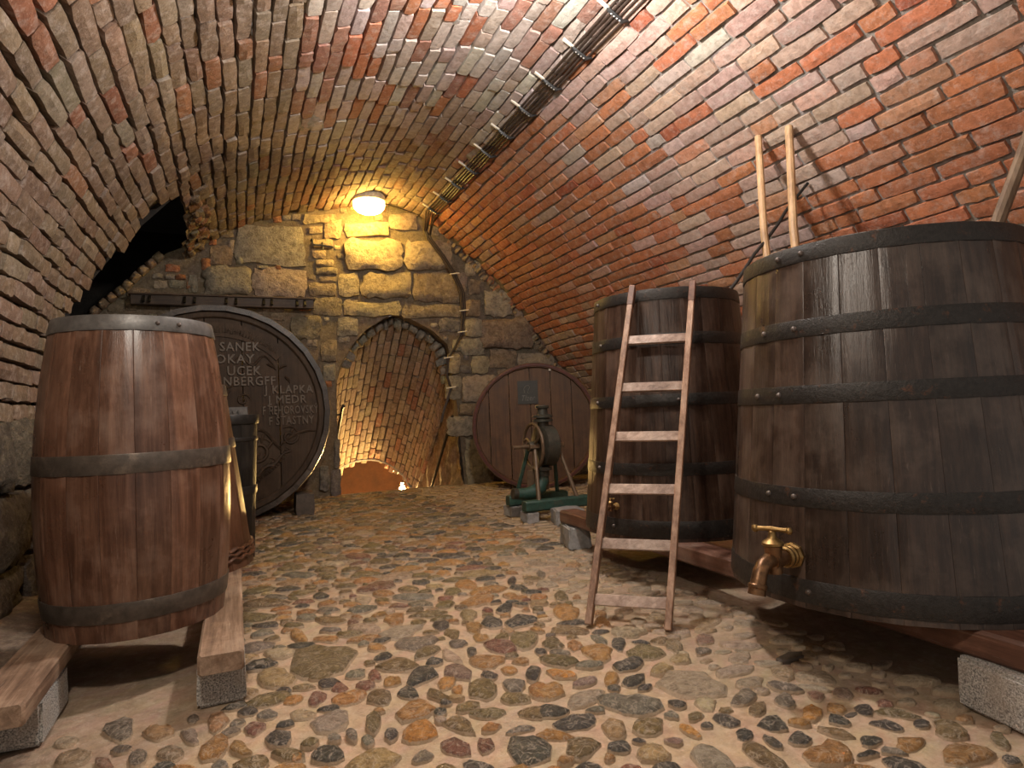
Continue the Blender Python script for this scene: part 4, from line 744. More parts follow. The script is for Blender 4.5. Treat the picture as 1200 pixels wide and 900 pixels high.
# vat behind the ladder
vat2 = thing('wine_vat', 'dark wooden vat with iron hoops behind the leaning ladder', 'vat', (2.61, 3.37, base), 0, 'tall iron hooped vats')
rv2 = lambda z: .58-(.58-.456)*z/1.472
add_staves(vat2, 24, stave_mesh(24, 0, 1.472, rv2, .035, M['vat_wood']), .19)
fa2 = math.atan2(-3.37, -2.61)
def ang2(k): return fa2+math.asin(k)
for za, zb, riv in ((1.402,1.47,(-.9,)), (1.13,1.2,(-.83,)), (.77,.84,(-.85,.1)), (.37,.44,(-.8,)), (.02,.115,(-.62,))):
    add_hoop(vat2, za, zb, rv2, M['iron'], rivets=[ang2(k) for k in riv])
head_disc(vat2, 1.3, .44, M['vat_wood'], 6); head_disc(vat2, .05, .545, M['vat_wood'], 6, 'bottom_board')
# front left barrel
bb = .222
bar = thing('oak_barrel', 'large reddish brown bulging barrel standing upright in the left foreground', 'barrel', (-.405, 3.2, bb), 0)
BH = 1.273
rb_ = lambda z: .33-(.33-.302)*z/BH+.053*4*(z/BH)*(1-z/BH)
add_staves(bar, 19, stave_mesh(19, 0, BH, rb_, .03, M['barrel_wood'], segs=14), .02)
fb_ = math.atan2(-3.2, .405)
add_hoop(bar, BH-.062, BH+.001, rb_, M['grey_hoop'], rivets=[fb_+math.asin(.25), fb_+math.asin(.5)], rr=.009)
add_hoop(bar, .645, .722, rb_, M['barrel_hoop'], rivets=())
add_hoop(bar, .075, .15, rb_, M['barrel_hoop'], rivets=())
head_disc(bar, BH-.05, .28, M['barrel_wood'], 5); head_disc(bar, .03, .305, M['barrel_wood'], 5, 'bottom_board')
# tapering tub behind it
tub = thing('tapered_tub', 'brown wooden tub tapering upward, half hidden right behind the front left barrel', 'tub', (-.36, 4.15, bb), 0)
rt_ = lambda z: .43-.135*z/1.05
add_staves(tub, 20, stave_mesh(20, 0, 1.05, rt_, .025, M['tub_wood']), .05)
add_hoop(tub, .68, .735, rt_, M['barrel_hoop']); add_hoop(tub, .985, 1.045, rt_, M['barrel_hoop'])
rope = []
for i in range(200):
    t = i/200*2*math.pi; rope.append((math.cos(t), math.sin(t)))
for dz in (.06, .085, .11):
    ph = dz*90; q = MB().tube([((rt_(dz)+.010)*c, (rt_(dz)+.010)*s, dz+.006*math.sin(i*.9+ph)) for i, (c, s) in enumerate(rope)], .012, 6); q.build('withe_band', M['tub_wood'], tub)
head_disc(tub, .03, .40, M['tub_wood'], 5, 'bottom_board')
# dark slim tub
dt = thing('dark_tub', 'tall slim blackish tub standing between the brown tapered tub and the carved cask', 'tub', (-.115, 5.3, 0), 0)
rd_ = lambda z: .215+.045*z/1.1
add_staves(dt, 16, stave_mesh(16, 0, 1.1, rd_, .022, M['dark_wood']), .0)
add_hoop(dt, 1.03, 1.1, rd_, M['black_iron'], out=.012); add_hoop(dt, .5, .56, rd_, M['black_iron'], out=.01); add_hoop(dt, .9, .93, rd_, M['black_iron'], out=.008)
head_disc(dt, .03, .2, M['dark_wood'], 4, 'bottom_board')
# ------------------------------------------------------------------ casks lying with the head to the room
def cask(root, rad, depth, wall, m_head, m_rim, nb, rim_w, inset, n_st=30, bulge=.06, xs=None, m_stave=None):
    """axis along +Y, head facing -Y, local origin at the head centre"""
    rr = lambda z: rad+bulge*4*(z/depth)*(1-z/depth)
    me = stave_mesh(n_st, 0, depth, rr, rim_w, m_stave or m_rim, segs=8)
    for k in range(n_st):
        o = bpy.data.objects.new('stave', me); COL.objects.link(o); o.parent = root
        o.matrix_local = Matrix.Rotation(-math.pi/2, 4, 'X') @ Matrix.Rotation(2*math.pi*(k+.5)/n_st, 4, 'Z')
    rh = rad-rim_w*.6; cuts = xs or [-rh+2*rh*i/nb for i in range(nb+1)]
    for k in range(len(cuts)-1):
        xa, xb = cuts[k]+.005, cuts[k+1]-.005; f = []
        for i in range(13):
            x = xa+(xb-xa)*i/12; f.append((x, math.sqrt(max(1e-6, rh*rh-x*x))))
        ring = f+[(x, -z) for x, z in reversed(f)]
        y = inset+R.uniform(-.002, .002)
        MB().grid_tube([[(x, y, z) for x, z in ring], [(x, y+.04, z) for x, z in ring]]).build('head_board', m_head, root, sharp=30)
    MB().add([(-.1,inset+.03,-rad*.9),(.1,inset+.03,-rad*.9),(.1,inset+.03,rad*.9),(-.1,inset+.03,rad*.9)], [(0,1,2,3)])
def rim_ring(root, r0, r1, y0, y1, m, name='rim_ring', n=72):
    mb = MB(); P = [(r0, y1), (r0, y0+.01), (r0+.012, y0), (r1-.012, y0), (r1, y0+.01), (r1, y1)]
    for j in range(n):
        t = 2*math.pi*j/n; mb.V += [Vector((a*math.cos(t), y, a*math.sin(t))) for a, y in P]
    k = len(P)
    for i in range(n):
        for j in range(k): a, b = i*k+j, i*k+(j+1) % k; c, d = ((i+1) % n)*k+(j+1) % k, ((i+1) % n)*k+j; mb.F.append((a, b, c, d))
    bm_o = mb.build(name, m, root); return bm_o
CX, CY, CZ = -.196, 7.2, 1.135
cc = thing('carved_cask', 'huge dark round cask with carved names and scrolls on its head at left', 'cask', (CX, CY, CZ), 0)
cask(cc, 1.14, 1.2, None, M['carved'], M['carved_rim'], 6, .05, .07, xs=[-1.09,-.8,-.45,-.1,.26,.62,1.09])
rim_ring(cc, 1.02, 1.09, .04, .08, M['carved'], 'inner_moulding')
HB = .068                                                  # head surface depth
def relief(name, pts, r, m=None):
    k = len(pts)
    rr = r if isinstance(r, list) else [r*(.35+.65*math.sin(math.pi*min(.97, max(.06, (i+.5)/k)))) for i in range(k)]
    return MB().tube([(x, HB-.002, z) for x, z in pts], rr, 6).build(name, m or M['carved'], cc)
def spiral(cx, cz, r0, turns, start, sgn=1, n=34):
    return [(cx+r0*(1-i/n*.9)*math.cos(start+sgn*turns*2*math.pi*i/n), cz+r0*(1-i/n*.9)*math.sin(start+sgn*turns*2*math.pi*i/n)) for i in range(n)]
def L(x, z): return (x-CX, z-CZ)
_glyph = {}
def glyph(body, size, ext, shear):
    key = (body, size, ext, shear)
    if key not in _glyph:
        cu = bpy.data.curves.new('lettering', 'FONT'); cu.body = body; cu.size = size; cu.extrude = ext; cu.bevel_depth = .0025 if ext > .005 else .0; cu.resolution_u = 2; cu.space_character = 1.12; cu.shear = shear
        t = bpy.data.objects.new('lettering', cu); COL.objects.link(t)
        me = bpy.data.meshes.new_from_object(t.evaluated_get(bpy.context.evaluated_depsgraph_get())); bpy.data.objects.remove(t); _glyph[key] = me
    return _glyph[key]
def txt(body, x, z, size, parent, y=HB, m=None, ext=.011, name='carved_letter', shear=0, width=1.0):
    xs = width/max(v.co.x for v in glyph(body, size, ext, shear).vertices)
    for i, ch in enumerate(body):
        if ch == ' ': continue
        me = glyph(ch, size, ext, shear).copy(); me.name = name
        off = max(v.co.x for v in glyph(body[:i+1], size, ext, shear).vertices)-max(v.co.x for v in me.vertices)
        me.transform(Matrix.Translation((x+off*xs, y, z)) @ Matrix.Rotation(math.pi/2, 4, 'X') @ Matrix.Diagonal((xs, 1, 1, 1)))
        link(name, me, m or M['carved_letter'], parent, smooth=False)
for body, x, z, sz, wd in (('SANEK', -.155, 1.80, .135, .40), ('OKAY', -.20, 1.67, .135, .385), ('UCEK', -.09, 1.54, .14, .34), ('NBERGFF', -.13, 1.43, .135, .52), ('J KLAPKA', .28, 1.335, .125, .50), ('J MEDR', .31, 1.225, .125, .40), ('F \u0158EHOROVSK\u00dd', .25, 1.11, .125, .58), ('F \u0160\u0164ASTN\u00dd', .31, .995, .125, .47)):
    a, b = L(x, z); txt(body, a, b, sz, cc, width=wd)
def arc_pts(r, a0, a1, n=24): return [(r*math.cos(a0+(a1-a0)*i/n), r*math.sin(a0+(a1-a0)*i/n)) for i in range(n+1)]
ban = MB(); A = arc_pts(.97, 1.95, .75, 26); B = arc_pts(.82, 1.95, .75, 26)
ban.grid_tube([[(a[0],HB+.01,a[1]), (a[0],HB-.012,a[1]), (b[0],HB-.012,b[1]), (b[0],HB+.01,b[1])] for a, b in zip(A, B)])
ban.build('carved_banner', M['carved'], cc)
a, b = A[-1], B[-1]
mk = MB()
for r, a0, a1, k in ((.895, 1.9, .82, 30), (.80, -1.28, -.52, 22)):
    for i in range(k):
        t = a0+(a1-a0)*(i+R.uniform(.2,.6))/k; c = Vector((r*math.cos(t), 0, r*math.sin(t))); ra = Vector((math.cos(t),0,math.sin(t))); ta = Vector((-ra.z,0,ra.x)); h = R.uniform(.022,.036)
        y = HB-.012 if r > .85 else HB
        for sgn in ((-1, 1) if R.random() < .5 else (0,)):
            p = c+ta*.012*sgn; mk.bar((p-ra*h)+Vector((0,y-.003,0)), (p+ra*h)+Vector((0,y-.003,0)), .009, .012, (ta.x,0,ta.z))
        if R.random() < .5: p = c+ra*h*R.choice((-1,0,1)); mk.bar(p-ta*.018+Vector((0,y-.003,0)), p+ta*.018+Vector((0,y-.003,0)), .009, .012, (ra.x,0,ra.z))
o = mk.build('worn_carved_marks', M['carved'], cc); o['kind'] = 'stuff'
s0 = L(.20, .72)
for pts, r in ((spiral(s0[0], s0[1], .155, 1.9, .6, 1), .02),
    ([(s0[0]-.17+i*.03, s0[1]-.34+.28*(i/14)**1.1+.02*math.sin(i)) for i in range(18)], .022),
    ([(s0[0]+.19+.03*i, s0[1]+.02+.07*math.sin(i*.22)+.012*i) for i in range(15)], .017),
    (spiral(.74-.02, -.33+.06, .11, 1.5, 2.2, -1), .017), (spiral(.52, -.55, .06, 1.2, 1.8, -1), .014),
    ([(.35+.035*i, -.2-.02*i+.06*math.sin(i*.55)) for i in range(9)], .016), ([(.18+.03*i, .56+.05*math.sin(i*.8)) for i in range(14)], .014),
    ([(.14-.01*i, .24+.045*math.sin(i*.5)-.05*i*.4) for i in range(9)], .016), (spiral(.26, .14, .07, 1.3, 0, 1), .014),
    ([(.05+.02*i, .3-.025*math.sin(i*.6)) for i in range(10)], .014)):
    relief('carved_scroll', pts, r)
for (x, z, a, l) in ((.36,-.3,1.9,.16),(.42,-.36,1.3,.15),(.46,-.44,.9,.17),(.24,-.6,-1.2,.13),(.32,-.66,-.8,.13),(.16,-.66,-1.7,.12),(.72,-.26,1.0,.08),(.5,.52,-.6,.12),(.62,.46,.4,.1),(.68,.38,-.9,.09),(.4,-.5,2.2,.12),(.28,-.5,-2.2,.1)):
    d = Vector((math.cos(a), math.sin(a))); q = [(x+d.x*l*t, z+d.y*l*t+.02*math.sin(t*3)) for t in (0,.25,.5,.75,1)]
    relief('carved_leaf', q, [.006,.015,.018,.012,.004])
e0 = L(-.02, 1.08)
em = MB(); sh = [(-.12,.12),(.12,.12),(.125,0),(.08,-.1),(0,-.16),(-.08,-.1),(-.125,0)]
em.grid_tube([[(e0[0]+x*1.05,HB+.01,e0[1]+z*1.05) for x,z in sh[::-1]], [(e0[0]+x,HB-.02,e0[1]+z) for x,z in sh[::-1]]]); em.build('shield', M['emblem'], cc)
for q in ([(-.07,-.08),(-.03,.09),(.0,.0),(.03,.09),(.08,-.08)], [(-.09,.02),(0,.05),(.09,-.02)]):
    MB().tube([(e0[0]+x, HB-.024, e0[1]+z) for x, z in q], .012, 6).build('shield_relief', M['emblem'], cc)
tag(stone_block('timber_block', [(.56,7.18,.0),(.75,7.18,.0),(.75,7.18,.235),(.56,7.18,.235)], (0,-1,0), .03, M['debris'], None, (1,1,1), nu=4, nv=4, rough=.25, seed=3), 'small dark block under the right edge of the carved cask', 'block')
bk = bpy.data.objects['timber_block']
bm = bmesh.new(); bm.from_mesh(bk.data); res = bmesh.ops.extrude_face_region(bm, geom=[e for e in bm.edges if e.is_boundary]); 
for v in [g for g in res['geom'] if isinstance(g, bmesh.types.BMVert)]: v.co.y += .3
bmesh.ops.holes_fill(bm, edges=bm.edges); bm.to_mesh(bk.data); bm.free()
# right cask
rc = thing('red_rimmed_cask', 'brown round cask with red rim and small dark plaque behind the hand pump', 'cask', (3.61, 7.5, .83), -.40)
cask(rc, .835, .55, None, M['cask'], M['red_paint'], 6, .05, .045, xs=[-.80,-.60,-.33,-.05,.225,.5,.80], m_stave=M['cask'], bulge=-.03)
rim_ring(rc, .785, .83, -.006, .05, M['red_paint'], 'red_rim')
pq = thing  # plaque lies flat on the head
px0, px1, pz0, pz1 = -.215, .055, .29, .60
q = MB().grid_tube([[(px0,.046,pz0),(px1,.046,pz0),(px1,.046,pz1),(px0,.046,pz1)][::-1], [(px0,.03,pz0),(px1,.03,pz0),(px1,.03,pz1),(px0,.03,pz1)][::-1]]).build('plaque', M['plaque'], rc)
txt('Tlzer', px0+.04, pz0+.045, .105, q, y=.03, m=M['ink'], ext=.002, name='plaque_letter', shear=.3, width=.19)
MB().tube([(-.09+x, .029, .49+z) for x, z in ((-.03,-.05),(-.04,0),(-.02,.04),(.02,.05),(.04,.02),(.02,-.01),(.01,-.05),(.03,-.06))], .006, 6).build('plaque_emblem', M['ink'], q)
MB().bar((.225,.03,.72), (.225,.03,.80), .03, .02, (1,0,0)).build('wedge', M['peg'], rc)
# ------------------------------------------------------------------ beams and blocks
def beam(name, a, b, w, h, m, label, group=None):
    a, b = Vector(a), Vector(b); d = (b-a); L_ = d.length
    o = MB().bar((0,0,0), (0,L_,0), w, h, (1,0,0), .12).build(name, m); o.location = a; o.rotation_euler = (0,0,math.atan2(-d.x, d.y)); tag(o, label, 'beam', 'beams under the vats and barrels'); return o
beam('support_beam', (2.27,.55,.217), (2.33,4.33,.217), .15, .095, M['beam_red'], 'long reddish beam carrying both big vats, running past the ladder')
beam('support_beam', (3.0,.75,.217), (3.05,4.2,.217), .15, .095, M['beam_red'], 'rear reddish beam under the big vats on the vault side')
beam('support_beam', (-.698,2.40,.185), (-.70,4.6,.185), .17, .074, M['beam'], 'pale plank under the left side of the front barrel')
beam('support_beam', (-.072,2.535,.185), (-.075,4.7,.185), .155, .074, M['beam'], 'pale plank under the right side of the front barrel, facing the cobbles')
def block(name, a, w, d, h, m, label, rotz=0, rough=.2, seed=0, group=None):
    V, F = [], []; r = random.Random(seed); n = 6
    bm = bmesh.new(); bmesh.ops.create_cube(bm, size=1); bmesh.ops.scale(bm, vec=(w, d, h), verts=bm.verts); bmesh.ops.bevel(bm, geom=list(bm.edges), offset=min(w,d,h)*.07, segments=2, affect='EDGES')
    bmesh.ops.subdivide_edges(bm, edges=[e for e in bm.edges if e.calc_length() > h*.4], cuts=4, use_grid_fill=True)
    for v in bm.verts:
        v.co += Vector((r.uniform(-1,1), r.uniform(-1,1), r.uniform(-1,1)))*.006*rough+ v.co.normalized()*.02*rough*noise.noise(v.co*9+Vector((seed,0,0)))
    me = bpy.data.meshes.new(name); bm.to_mesh(me); bm.free()
    o = link(name, me, m, None, loc=(a[0], a[1], a[2]+h/2), sharp=50); o.rotation_euler = (0,0,rotz); tag(o, label, 'block', 'blocks propping beams and skids'); return o
block('granite_block', (2.25,1.17,0), .19, .40, .166, M['granite'], 'rough granite block under the red beam at the right edge', -.18, seed=1)
block('granite_block', (2.99,1.1,0), .2, .35, .166, M['granite'], 'granite block under the near end of the rear vat beam', 0, seed=12)
block('granite_block', (3.04,4.0,0), .2, .3, .166, M['granite'], 'granite block under the far end of the rear vat beam', 0, seed=13)
block('granite_block', (-.735,2.78,0), .235, .36, .147, M['granite'], 'granite block under the left plank at the lower left corner', 0, seed=2)
block('granite_block', (-.075,2.74,0), .165, .22, .147, M['granite'], 'granite block under the near end of the right plank beside the cobbles', 0, seed=3)
block('granite_block', (-.70,4.45,0), .2, .25, .147, M['granite'], 'granite block under the far end of the left plank', 0, seed=14)
block('granite_block', (-.075,4.55,0), .16, .22, .147, M['granite'], 'granite block under the far end of the right plank', 0, seed=15)
block('concrete_block', (2.325,4.22,0), .17, .30, .168, M['concrete'], 'rough grey block under the far end of the red beam, left of the ladder', -.25, .8, seed=4)
block('concrete_block', (2.74,5.10,0), .26, .24, .135, M['concrete'], 'grey block just right of the near pump skid end', -.25, .8, seed=5)
block('concrete_block', (2.47,5.33,0), .12, .16, .1, M['concrete'], 'small grey block under the near end of the green pump skid', 0, .7, seed=6)
block('concrete_block', (2.50,5.78,0), .13, .2, .1, M['concrete'], 'pale block under the left end of the rear green skid', 0, .7, seed=7)
# ------------------------------------------------------------------ brass tap of the big vat
def tap(name, label, base_pt, ang, k=1.0, root_rot=0):
    t = thing(name, label, 'tap', base_pt, ang, 'brass taps on the vats')          # local +X points out of the vat
    MB().lathe([(.036,.001),(.044,.004),(.045,.018),(.038,.024)], (0,0,0), (1,0,0), 8).build('hexagonal_nut', M['brass'], t, sharp=20)
    MB().lathe([(.033,.02),(.035,.032),(.031,.036),(.036,.046),(.036,.056),(.03,.062)], (0,0,0), (1,0,0), 20).build('collar', M['brass'], t)
    MB().lathe([(.024,.05),(.026,.085),(.030,.115),(.030,.14)], (0,0,0), (1,0,0), 16).lathe([(.016,-.042),(.028,-.04),(.028,-.03),(.026,-.02),(.028,.03),(.03,.045),(.03,.05)], (.125,0,0), (0,0,1), 18).build('body', M['bronze'], t)
    MB().tube([(.125,0,.0),(.155,0,.006),(.185,0,-.004),(.207,0,-.025),(.22,0,-.052),(.228,0,-.074)], [.026,.025,.0245,.0245,.025,.025], 14).build('spout', M['bronze'], t)
    MB().lathe([(.028,0),(.031,.004),(.031,.012),(.028,.016),(.029,.035),(.026,.036),(.02,.03)], (.222,0,-.058), (.3,0,-1), 16).build('spout_ring', M['bronze'], t)
    MB().lathe([(.031,.05),(.036,.054),(.036,.062),(.03,.066),(.018,.075),(.013,.082),(.012,.098),(.009,.101)], (.125,0,0), (0,0,1), 18).build('bonnet', M['brass'], t)
    h = MB().tube([(.125+.012,-.052,.104),(.125+.004,-.02,.106),(.125,0,.106),(.125-.004,.02,.106),(.125-.012,.052,.104)], [.009,.0075,.010,.0075,.009], 10)
    h.sphere((.125+.0125,-.054,.104), .0135).sphere((.125-.0125,.054,.104), .0125); h.build('handle', M['brass'], t)
    for c in t.children: c.matrix_local = Matrix.Diagonal((k,k,k,1))
    return t
tz = .452; tr = rv_(tz-base); ta = math.atan2(1.80-VY, 1.94-VX)
tap('brass_tap', 'large brass tap with T handle near the bottom of the biggest vat', (VX+tr*math.cos(ta), VY+tr*math.sin(ta), tz), ta+.12, 1.1)
tz2 = .45; t2 = math.radians(196)
tap('brass_tap', 'small brass tap on the vat behind the ladder, mostly hidden by the ladder rail', (2.61+rv2(tz2-base)*math.cos(t2), 3.37+rv2(tz2-base)*math.sin(t2), tz2), t2, .5)
# ------------------------------------------------------------------ ladder
ld = thing('wooden_ladder', 'worn pale wooden ladder with six flat rungs leaning on the middle vat', 'ladder', (1.65, 2.53, 0), 0)
L0, L1, R0, R1 = [Vector(p)-Vector((1.65,2.53,0)) for p in ((1.513,2.653,.012), (2.175,3.10,1.745), (1.784,2.401,.012), (2.425,2.862,1.735))]
side = (R0-L0).normalized()
for a, b in ((L0, L1), (R0, R1)):
    rail_ = MB().bar(a, b, .032, .05, side, .1); o = rail_.build('side_rail', M['ladder'], ld)
nrm = side.cross((L1-L0).normalized())
for f in (.0615, .203, .351, .5025, .6545, .8115):
    a, b = L0.lerp(L1, f), R0.lerp(R1, f)
    MB().bar(a, b, .052, .02, (L1-L0).normalized(), .1).build('rung', M['rung'], ld)
for a, b in ((L0, L1), (R0, R1)):
    q = b+(b-a).normalized()*.005; c = b-(b-a).normalized()*.13
    MB().bar(c, q, .036, .054, side, .1).build('darkened_tip', M['beam_red'], ld)
# ------------------------------------------------------------------ poles behind the vats
def pole(name, a, b, r, m, label, cat='pole', n=10):
    a, b = Vector(a), Vector(b); k = 8
    pts = [a.lerp(b, i/k)+Vector((.006*math.sin(i*1.7), .006*math.cos(i*2.1), 0)) for i in range(k+1)]
    o = MB().tube([p-a for p in pts], [r*(1.02-.1*i/k) for i in range(k+1)], n).build(name, m); o.location = a; tag(o, label, cat, 'poles leaning on the vault' if cat == 'pole' else None); return o
pole('wooden_pole', (3.16,2.95,0), (3.53,3.38,2.97), .028, M['pole'], 'left one of the two straight pale poles leaning on the vault behind the vats')
pole('wooden_pole', (3.13,2.74,0), (3.565,3.135,2.94), .030, M['pole'], 'right and taller of the two straight pale poles leaning on the vault')
pole('wooden_pole', (3.10,2.36,0), (3.90,1.815,2.56), .036, M['pole_old'], 'thick weathered pole slanting up at the right edge above the biggest vat')
pole('iron_rod', (3.02,3.27,1.738), (3.855,3.255,2.615), .012, M['black_iron'], 'thin dark rod leaning crosswise from the middle vat to the vault behind the pale poles', 'rod')
# ------------------------------------------------------------------ hand pump
PX, PY = 2.72, 5.5
pu = thing('hand_pump', 'old green and rusty hand pump with spoked wheel before the red rimmed cask', 'pump', (PX, PY, .105), 0)
def lp(x, y, z): return (x-PX, y-PY, z-.105)
for y in (5.30, 5.75):
    xa, xb = (2.40, 3.10) if y < 5.5 else (2.43, 3.08)
    sk = MB().bar(lp(xa, y, .155), lp(xb, y, .155), .11, .1, (0,1,0), .15).build('skid', M['green'], pu)
for xa, xb, ya, yb in ((2.56, 2.62, 5.31, 5.48), (2.52, 2.60, 5.74, 5.56), (2.96, 2.86, 5.30, 5.47), (2.98, 2.87, 5.74, 5.57)):
    MB().tube([lp(xa, ya, .19), lp((xa+xb)/2, (ya+yb)/2, .45), lp(xb, yb, .70)], [.022,.02,.02], 8).build('leg', M['pump_brown'] if ya < 5.5 else M['green'], pu)
for y in (5.46, 5.58): MB().bar(lp(2.56, y, .69), lp(2.93, y, .69), .04, .04, (0,1,0)).build('bearing_bar', M['pump_brown'], pu)
wx = 2.615; wc = Vector(lp(wx, 5.50, .69))
wh = MB(); n = 32
wh.tube([wc+Vector((0, .215*math.cos(2*math.pi*i/n), .215*math.sin(2*math.pi*i/n))) for i in range(n+1)], .016, 8, caps=False)
w_o = wh.build('wheel', M['pump_brown'], pu)
for i in range(3):
    a = i*2*math.pi/3+.2; pts = []
    for q in range(7):
        t = q/6; aa = a+.5*math.sin(t*math.pi)*.6; pts.append(wc+Vector((0, .21*t*math.cos(aa), .21*t*math.sin(aa))))
    MB().tube(pts, [.014]*7, 6).build('spoke', M['pump_brown'], w_o)
MB().lathe([(.045,-.05),(.05,-.03),(.05,.03),(.035,.05)], wc, (1,0,0), 14).build('hub', M['pump_iron'], w_o)
MB().tube([lp(2.40,5.5,.69), lp(2.55,5.5,.69), lp(2.92,5.5,.69)], .018, 8).build('axle', M['pump_brown'], pu)
MB().lathe([(.06,.0),(.17,.015),(.2,.03),(.2,.15),(.17,.17),(.08,.185)], lp(2.66,5.5,.69), (1,0,0), 28).build('pump_drum', M['pump_iron'], pu)
MB().lathe([(.06,0),(.055,.06),(.10,.065),(.10,.085),(.07,.09),(.07,.10),(.10,.104),(.10,.125),(.055,.135),(.05,.19),(.065,.195),(.07,.215),(.062,.225),(.04,.226),(.035,.19)], lp(2.73,5.5,.86), (0,0,1), 18).build('outlet_neck', M['pump_iron'], pu)
MB().lathe([(.07,0),(.07,.05),(.095,.055),(.095,.085),(.06,.09)], lp(2.70,5.5,.40), (0,0,1), 16).build('lower_flange', M['pump_iron'], pu)
MB().tube([lp(2.70,5.5,.46), lp(2.70,5.5,.36), lp(2.67,5.5,.29), lp(2.60,5.5,.245), lp(2.50,5.5,.24), lp(2.42,5.5,.25)], [.055,.06,.068,.07,.06,.05], 14).build('inlet_elbow', M['green'], pu)
MB().lathe([(.048,0),(.055,.01),(.055,.05),(.04,.055),(.03,.05)], lp(2.43,5.5,.25), (-1,0,.1), 14).build('inlet_ring', M['pump_iron'], pu)
MB().bar(lp(2.55,5.53,.36), lp(2.78,5.53,.36), .02, .2, (0,1,0)).build('pump_plate', M['pump_brown'], pu)
# ------------------------------------------------------------------ coat rail above the carved cask
rl = thing('peg_rail', 'dark wooden rail with pairs of pegs on the back wall above the carved cask', 'rail', (-.08, 8.52, 2.54), 0)
MB().bar((-1.04,0,0), (1.03,0,0), .10, .12, (0,1,0), .06).build('rail_board', M['rail'], rl)
MB().bar((-1.06,0,.066), (1.05,0,.066), .16, .02, (0,1,0), .2).build('rail_cap', M['rail'], rl)
for x in (-.90,-.84,-.47,-.36,-.01,.1,.42,.515,.82,.915): 
    MB().bar((x,-.045,.04), (x,-.105,-.035), .03, .026, (1,0,0)).build('peg', M['dark_wood'], rl)
br = thing('iron_bracket', 'black iron bracket set in the back wall left of the lamp', 'bracket', (1.09, 8.55, 3.34), 0)
MB().tube([(-.14,.06,.07),(-.13,-.02,.08),(-.12,-.03,.0),(0,-.03,-.005),(.13,-.03,-.015)], .012, 6).build('arm', M['black_iron'], br)
MB().tube([(0,.06,.05),(0,-.02,.04),(0,-.035,-.07)], .010, 6).build('pin', M['black_iron'], br)
# ------------------------------------------------------------------ bulkhead lamp on the vault
lx, ly, lz = 1.655, 8.2, 3.80
cl = thing('ceiling_lamp', 'glowing round bulkhead lamp on the vault crown near the back wall', 'lamp', (lx, ly, lz), 0)
MB().lathe([(.20,.16),(.215,.12),(.215,.07),(.20,.06)], (0,0,0), (0,0,1), 28).build('base', M['lampbase'], cl)
MB().lathe([(.19,.065),(.205,.03),(.195,-.01),(.16,-.05),(.10,-.078),(.03,-.088)], (0,0,0), (0,0,1), 28).build('glass', M['lampglass'], cl)
# ------------------------------------------------------------------ cables along the vault and down the back wall
cb = thing('cable_bundle', 'bundle of brown black cables clipped along the vault crown and down the back wall', 'cable', (0,0,0), 0)
def s_at_x(x): return s_of(lambda p: p[0] >= x)
SC = s_at_x(2.51)
def cab_pt(y, k, r):
    w = .011*noise.noise((k*3.1, y*1.3, 2))+(.045 if y < 4.2 else .035)*max(0,(3.8-y)/4)
    return vault_pt(SC+(k-2)*.032+w, y, .032+.01*noise.noise((k*7, y*1.9, 5)))[0]
for k in range(5):
    pts = [cab_pt(-.4+i*.14, k, 0) for i in range(63)]
    if k < 5:
        dr_ = [Vector(p)+Vector(((k-2)*.016*(1-.5*(i > 6)), -.012*(k % 2)-.01, .0)) for i, p in enumerate(CABLE_DROP)]
        dd = []
        for i in range(len(dr_)-1):
            for q in range(4): dd.append(dr_[i].lerp(dr_[i+1], q/4))
        pts += dd[2 if k < 3 else 3: None if k in (1, 2, 3) else 22]
    MB().tube(pts, .0105, 6).build('cable', M['cable'], cb)
yy = .1
while yy < 8.5:
    P, a, t, n = vault_pt(SC+(.045 if yy < 4.2 else .02)*max(0,(3.8-yy)/4), yy, .05)
    MB().tube([P-t*.085+n*.0, P-t*.06+n*.010, P+n*.012, P+t*.06+n*.010, P+t*.1-n*.03], [.011,.016,.016,.016,.009], 6).build('cable_tie', M['tie'], cb)
    pg = MB().bar(P-t*.17+n*.0, P-t*.07+n*.002, .022, .016, a).build('clip_peg', M['peg'], cb)
    sb = MB()
    for q in (-.035,-.01,.015,.04): sb.sphere(P+t*q+n*.02, .0095, 6)
    sb.build('clip_screws', M['screw'], pg)
    yy += .5
for i in (3, 5, 6, 8, 10):
    p = Vector(CABLE_DROP[i])+Vector((0,-.035,0)); MB().tube([p+Vector((-.07,0,0)), p+Vector((.07,0,.02))], .009, 6).build('wall_clip', M['peg'], cb)
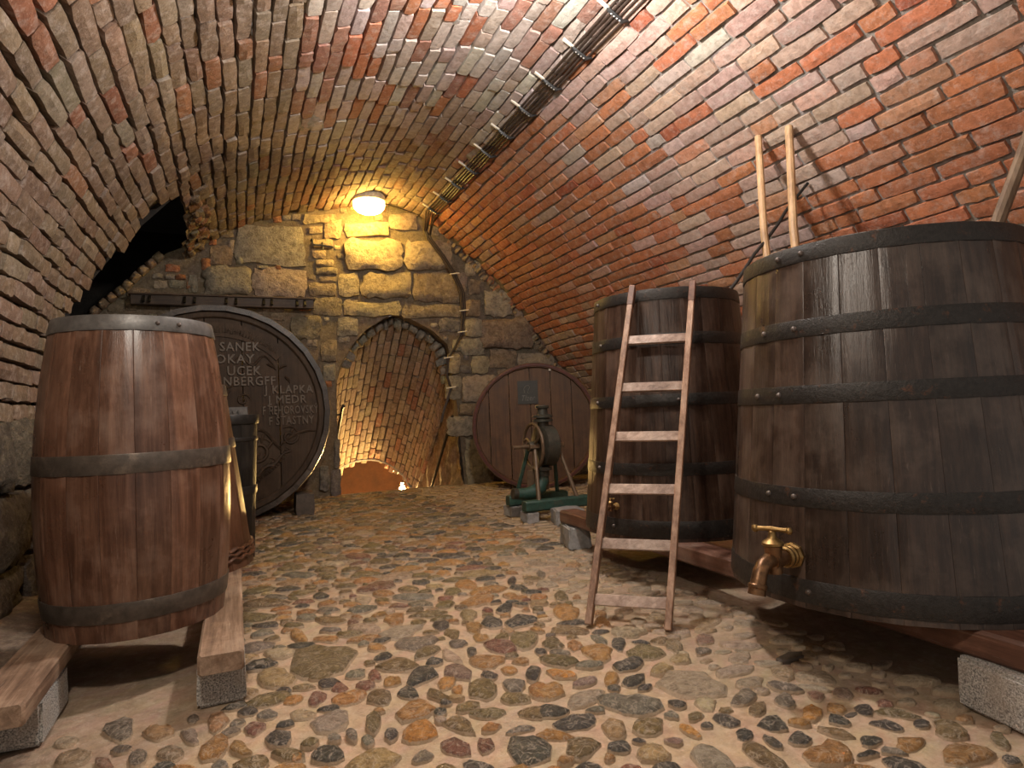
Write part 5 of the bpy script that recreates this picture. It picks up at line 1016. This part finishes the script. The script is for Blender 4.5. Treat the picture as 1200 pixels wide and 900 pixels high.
lc = MB().tube([vault_pt(s_at_x(1.75), 8.2, .03)[0], vault_pt(s_at_x(1.9), 8.45, .025)[0], vault_pt(s_at_x(2.1), 8.56, .02)[0], vault_pt(s_at_x(2.42), 8.56, .02)[0]], .008, 6).build('lamp_cable', M['cable'])
tag(lc, 'thin dark cable from the glowing lamp to the cable bundle', 'cable')
# ------------------------------------------------------------------ stairwell rails and bulb
hr = thing('handrail', 'dark iron handrail going down the right side of the stair doorway', 'handrail', (2.835, 8.62, 1.0), 0, 'handrails of the stair doorway')
MB().tube([(0,0,0), (.0,.75,-.71), (.0,1.5,-1.42), (0,2.2,-2.0)], .022, 8).build('rail', M['black_iron'], hr)
for t in (.3, 1.3): MB().tube([(0,t,-t*.945), (.11,t,-t*.945-.02)], .01, 6).build('rail_bracket', M['black_iron'], hr)
hl = thing('handrail', 'dark iron handrail end at the left side of the stair doorway', 'handrail', (1.33, 8.85, 1.18), 0, 'handrails of the stair doorway')
MB().tube([(.01,-.05,.02), (.0,.0,-.0), (-.02,.9,-.75)], .024, 8).build('rail', M['black_iron'], hl)
MB().tube([(-.0,.1,-.09), (-.1,.12,-.1)], .012, 6).build('rail_bracket', M['black_iron'], hl)
bl = thing('stair_lamp', 'small bright bulb low behind the doorway at the foot of the stairs', 'lamp', (2.83, 11.8, -.36), 0)
MB().sphere((0,0,0), .06, 12).build('bulb', M['bulb'], bl)
MB().lathe([(.03,0),(.03,.08),(.02,.09)], (0,0,.05), (0,0,1), 12).build('socket', M['lampbase'], bl)
MB().tube([(0,0,.13), (.05,0,.17), (.13,0,.18)], .01, 6).build('lamp_arm', M['black_iron'], bl)
# ------------------------------------------------------------------ debris on the floor
def flake(name, P, size, col, label, seed):
    r = random.Random(seed); V, F = cobble((0, 0), (size, size*.2), (-size*.25, size*.42), size*.14, r, 6)
    o = link(name, mesh(name, V, F), M['debris'], None, loc=P, sharp=20); tag(o, label, 'debris'); return o
flake('slate_shard', (2.03,1.93,0), .085, None, 'dark pointed shard on the dusty floor below the big tap', 3)
flake('white_pebble', (1.83,1.50,0), .028, None, 'small pale crumb on the dusty floor in front of the biggest vat', 5)
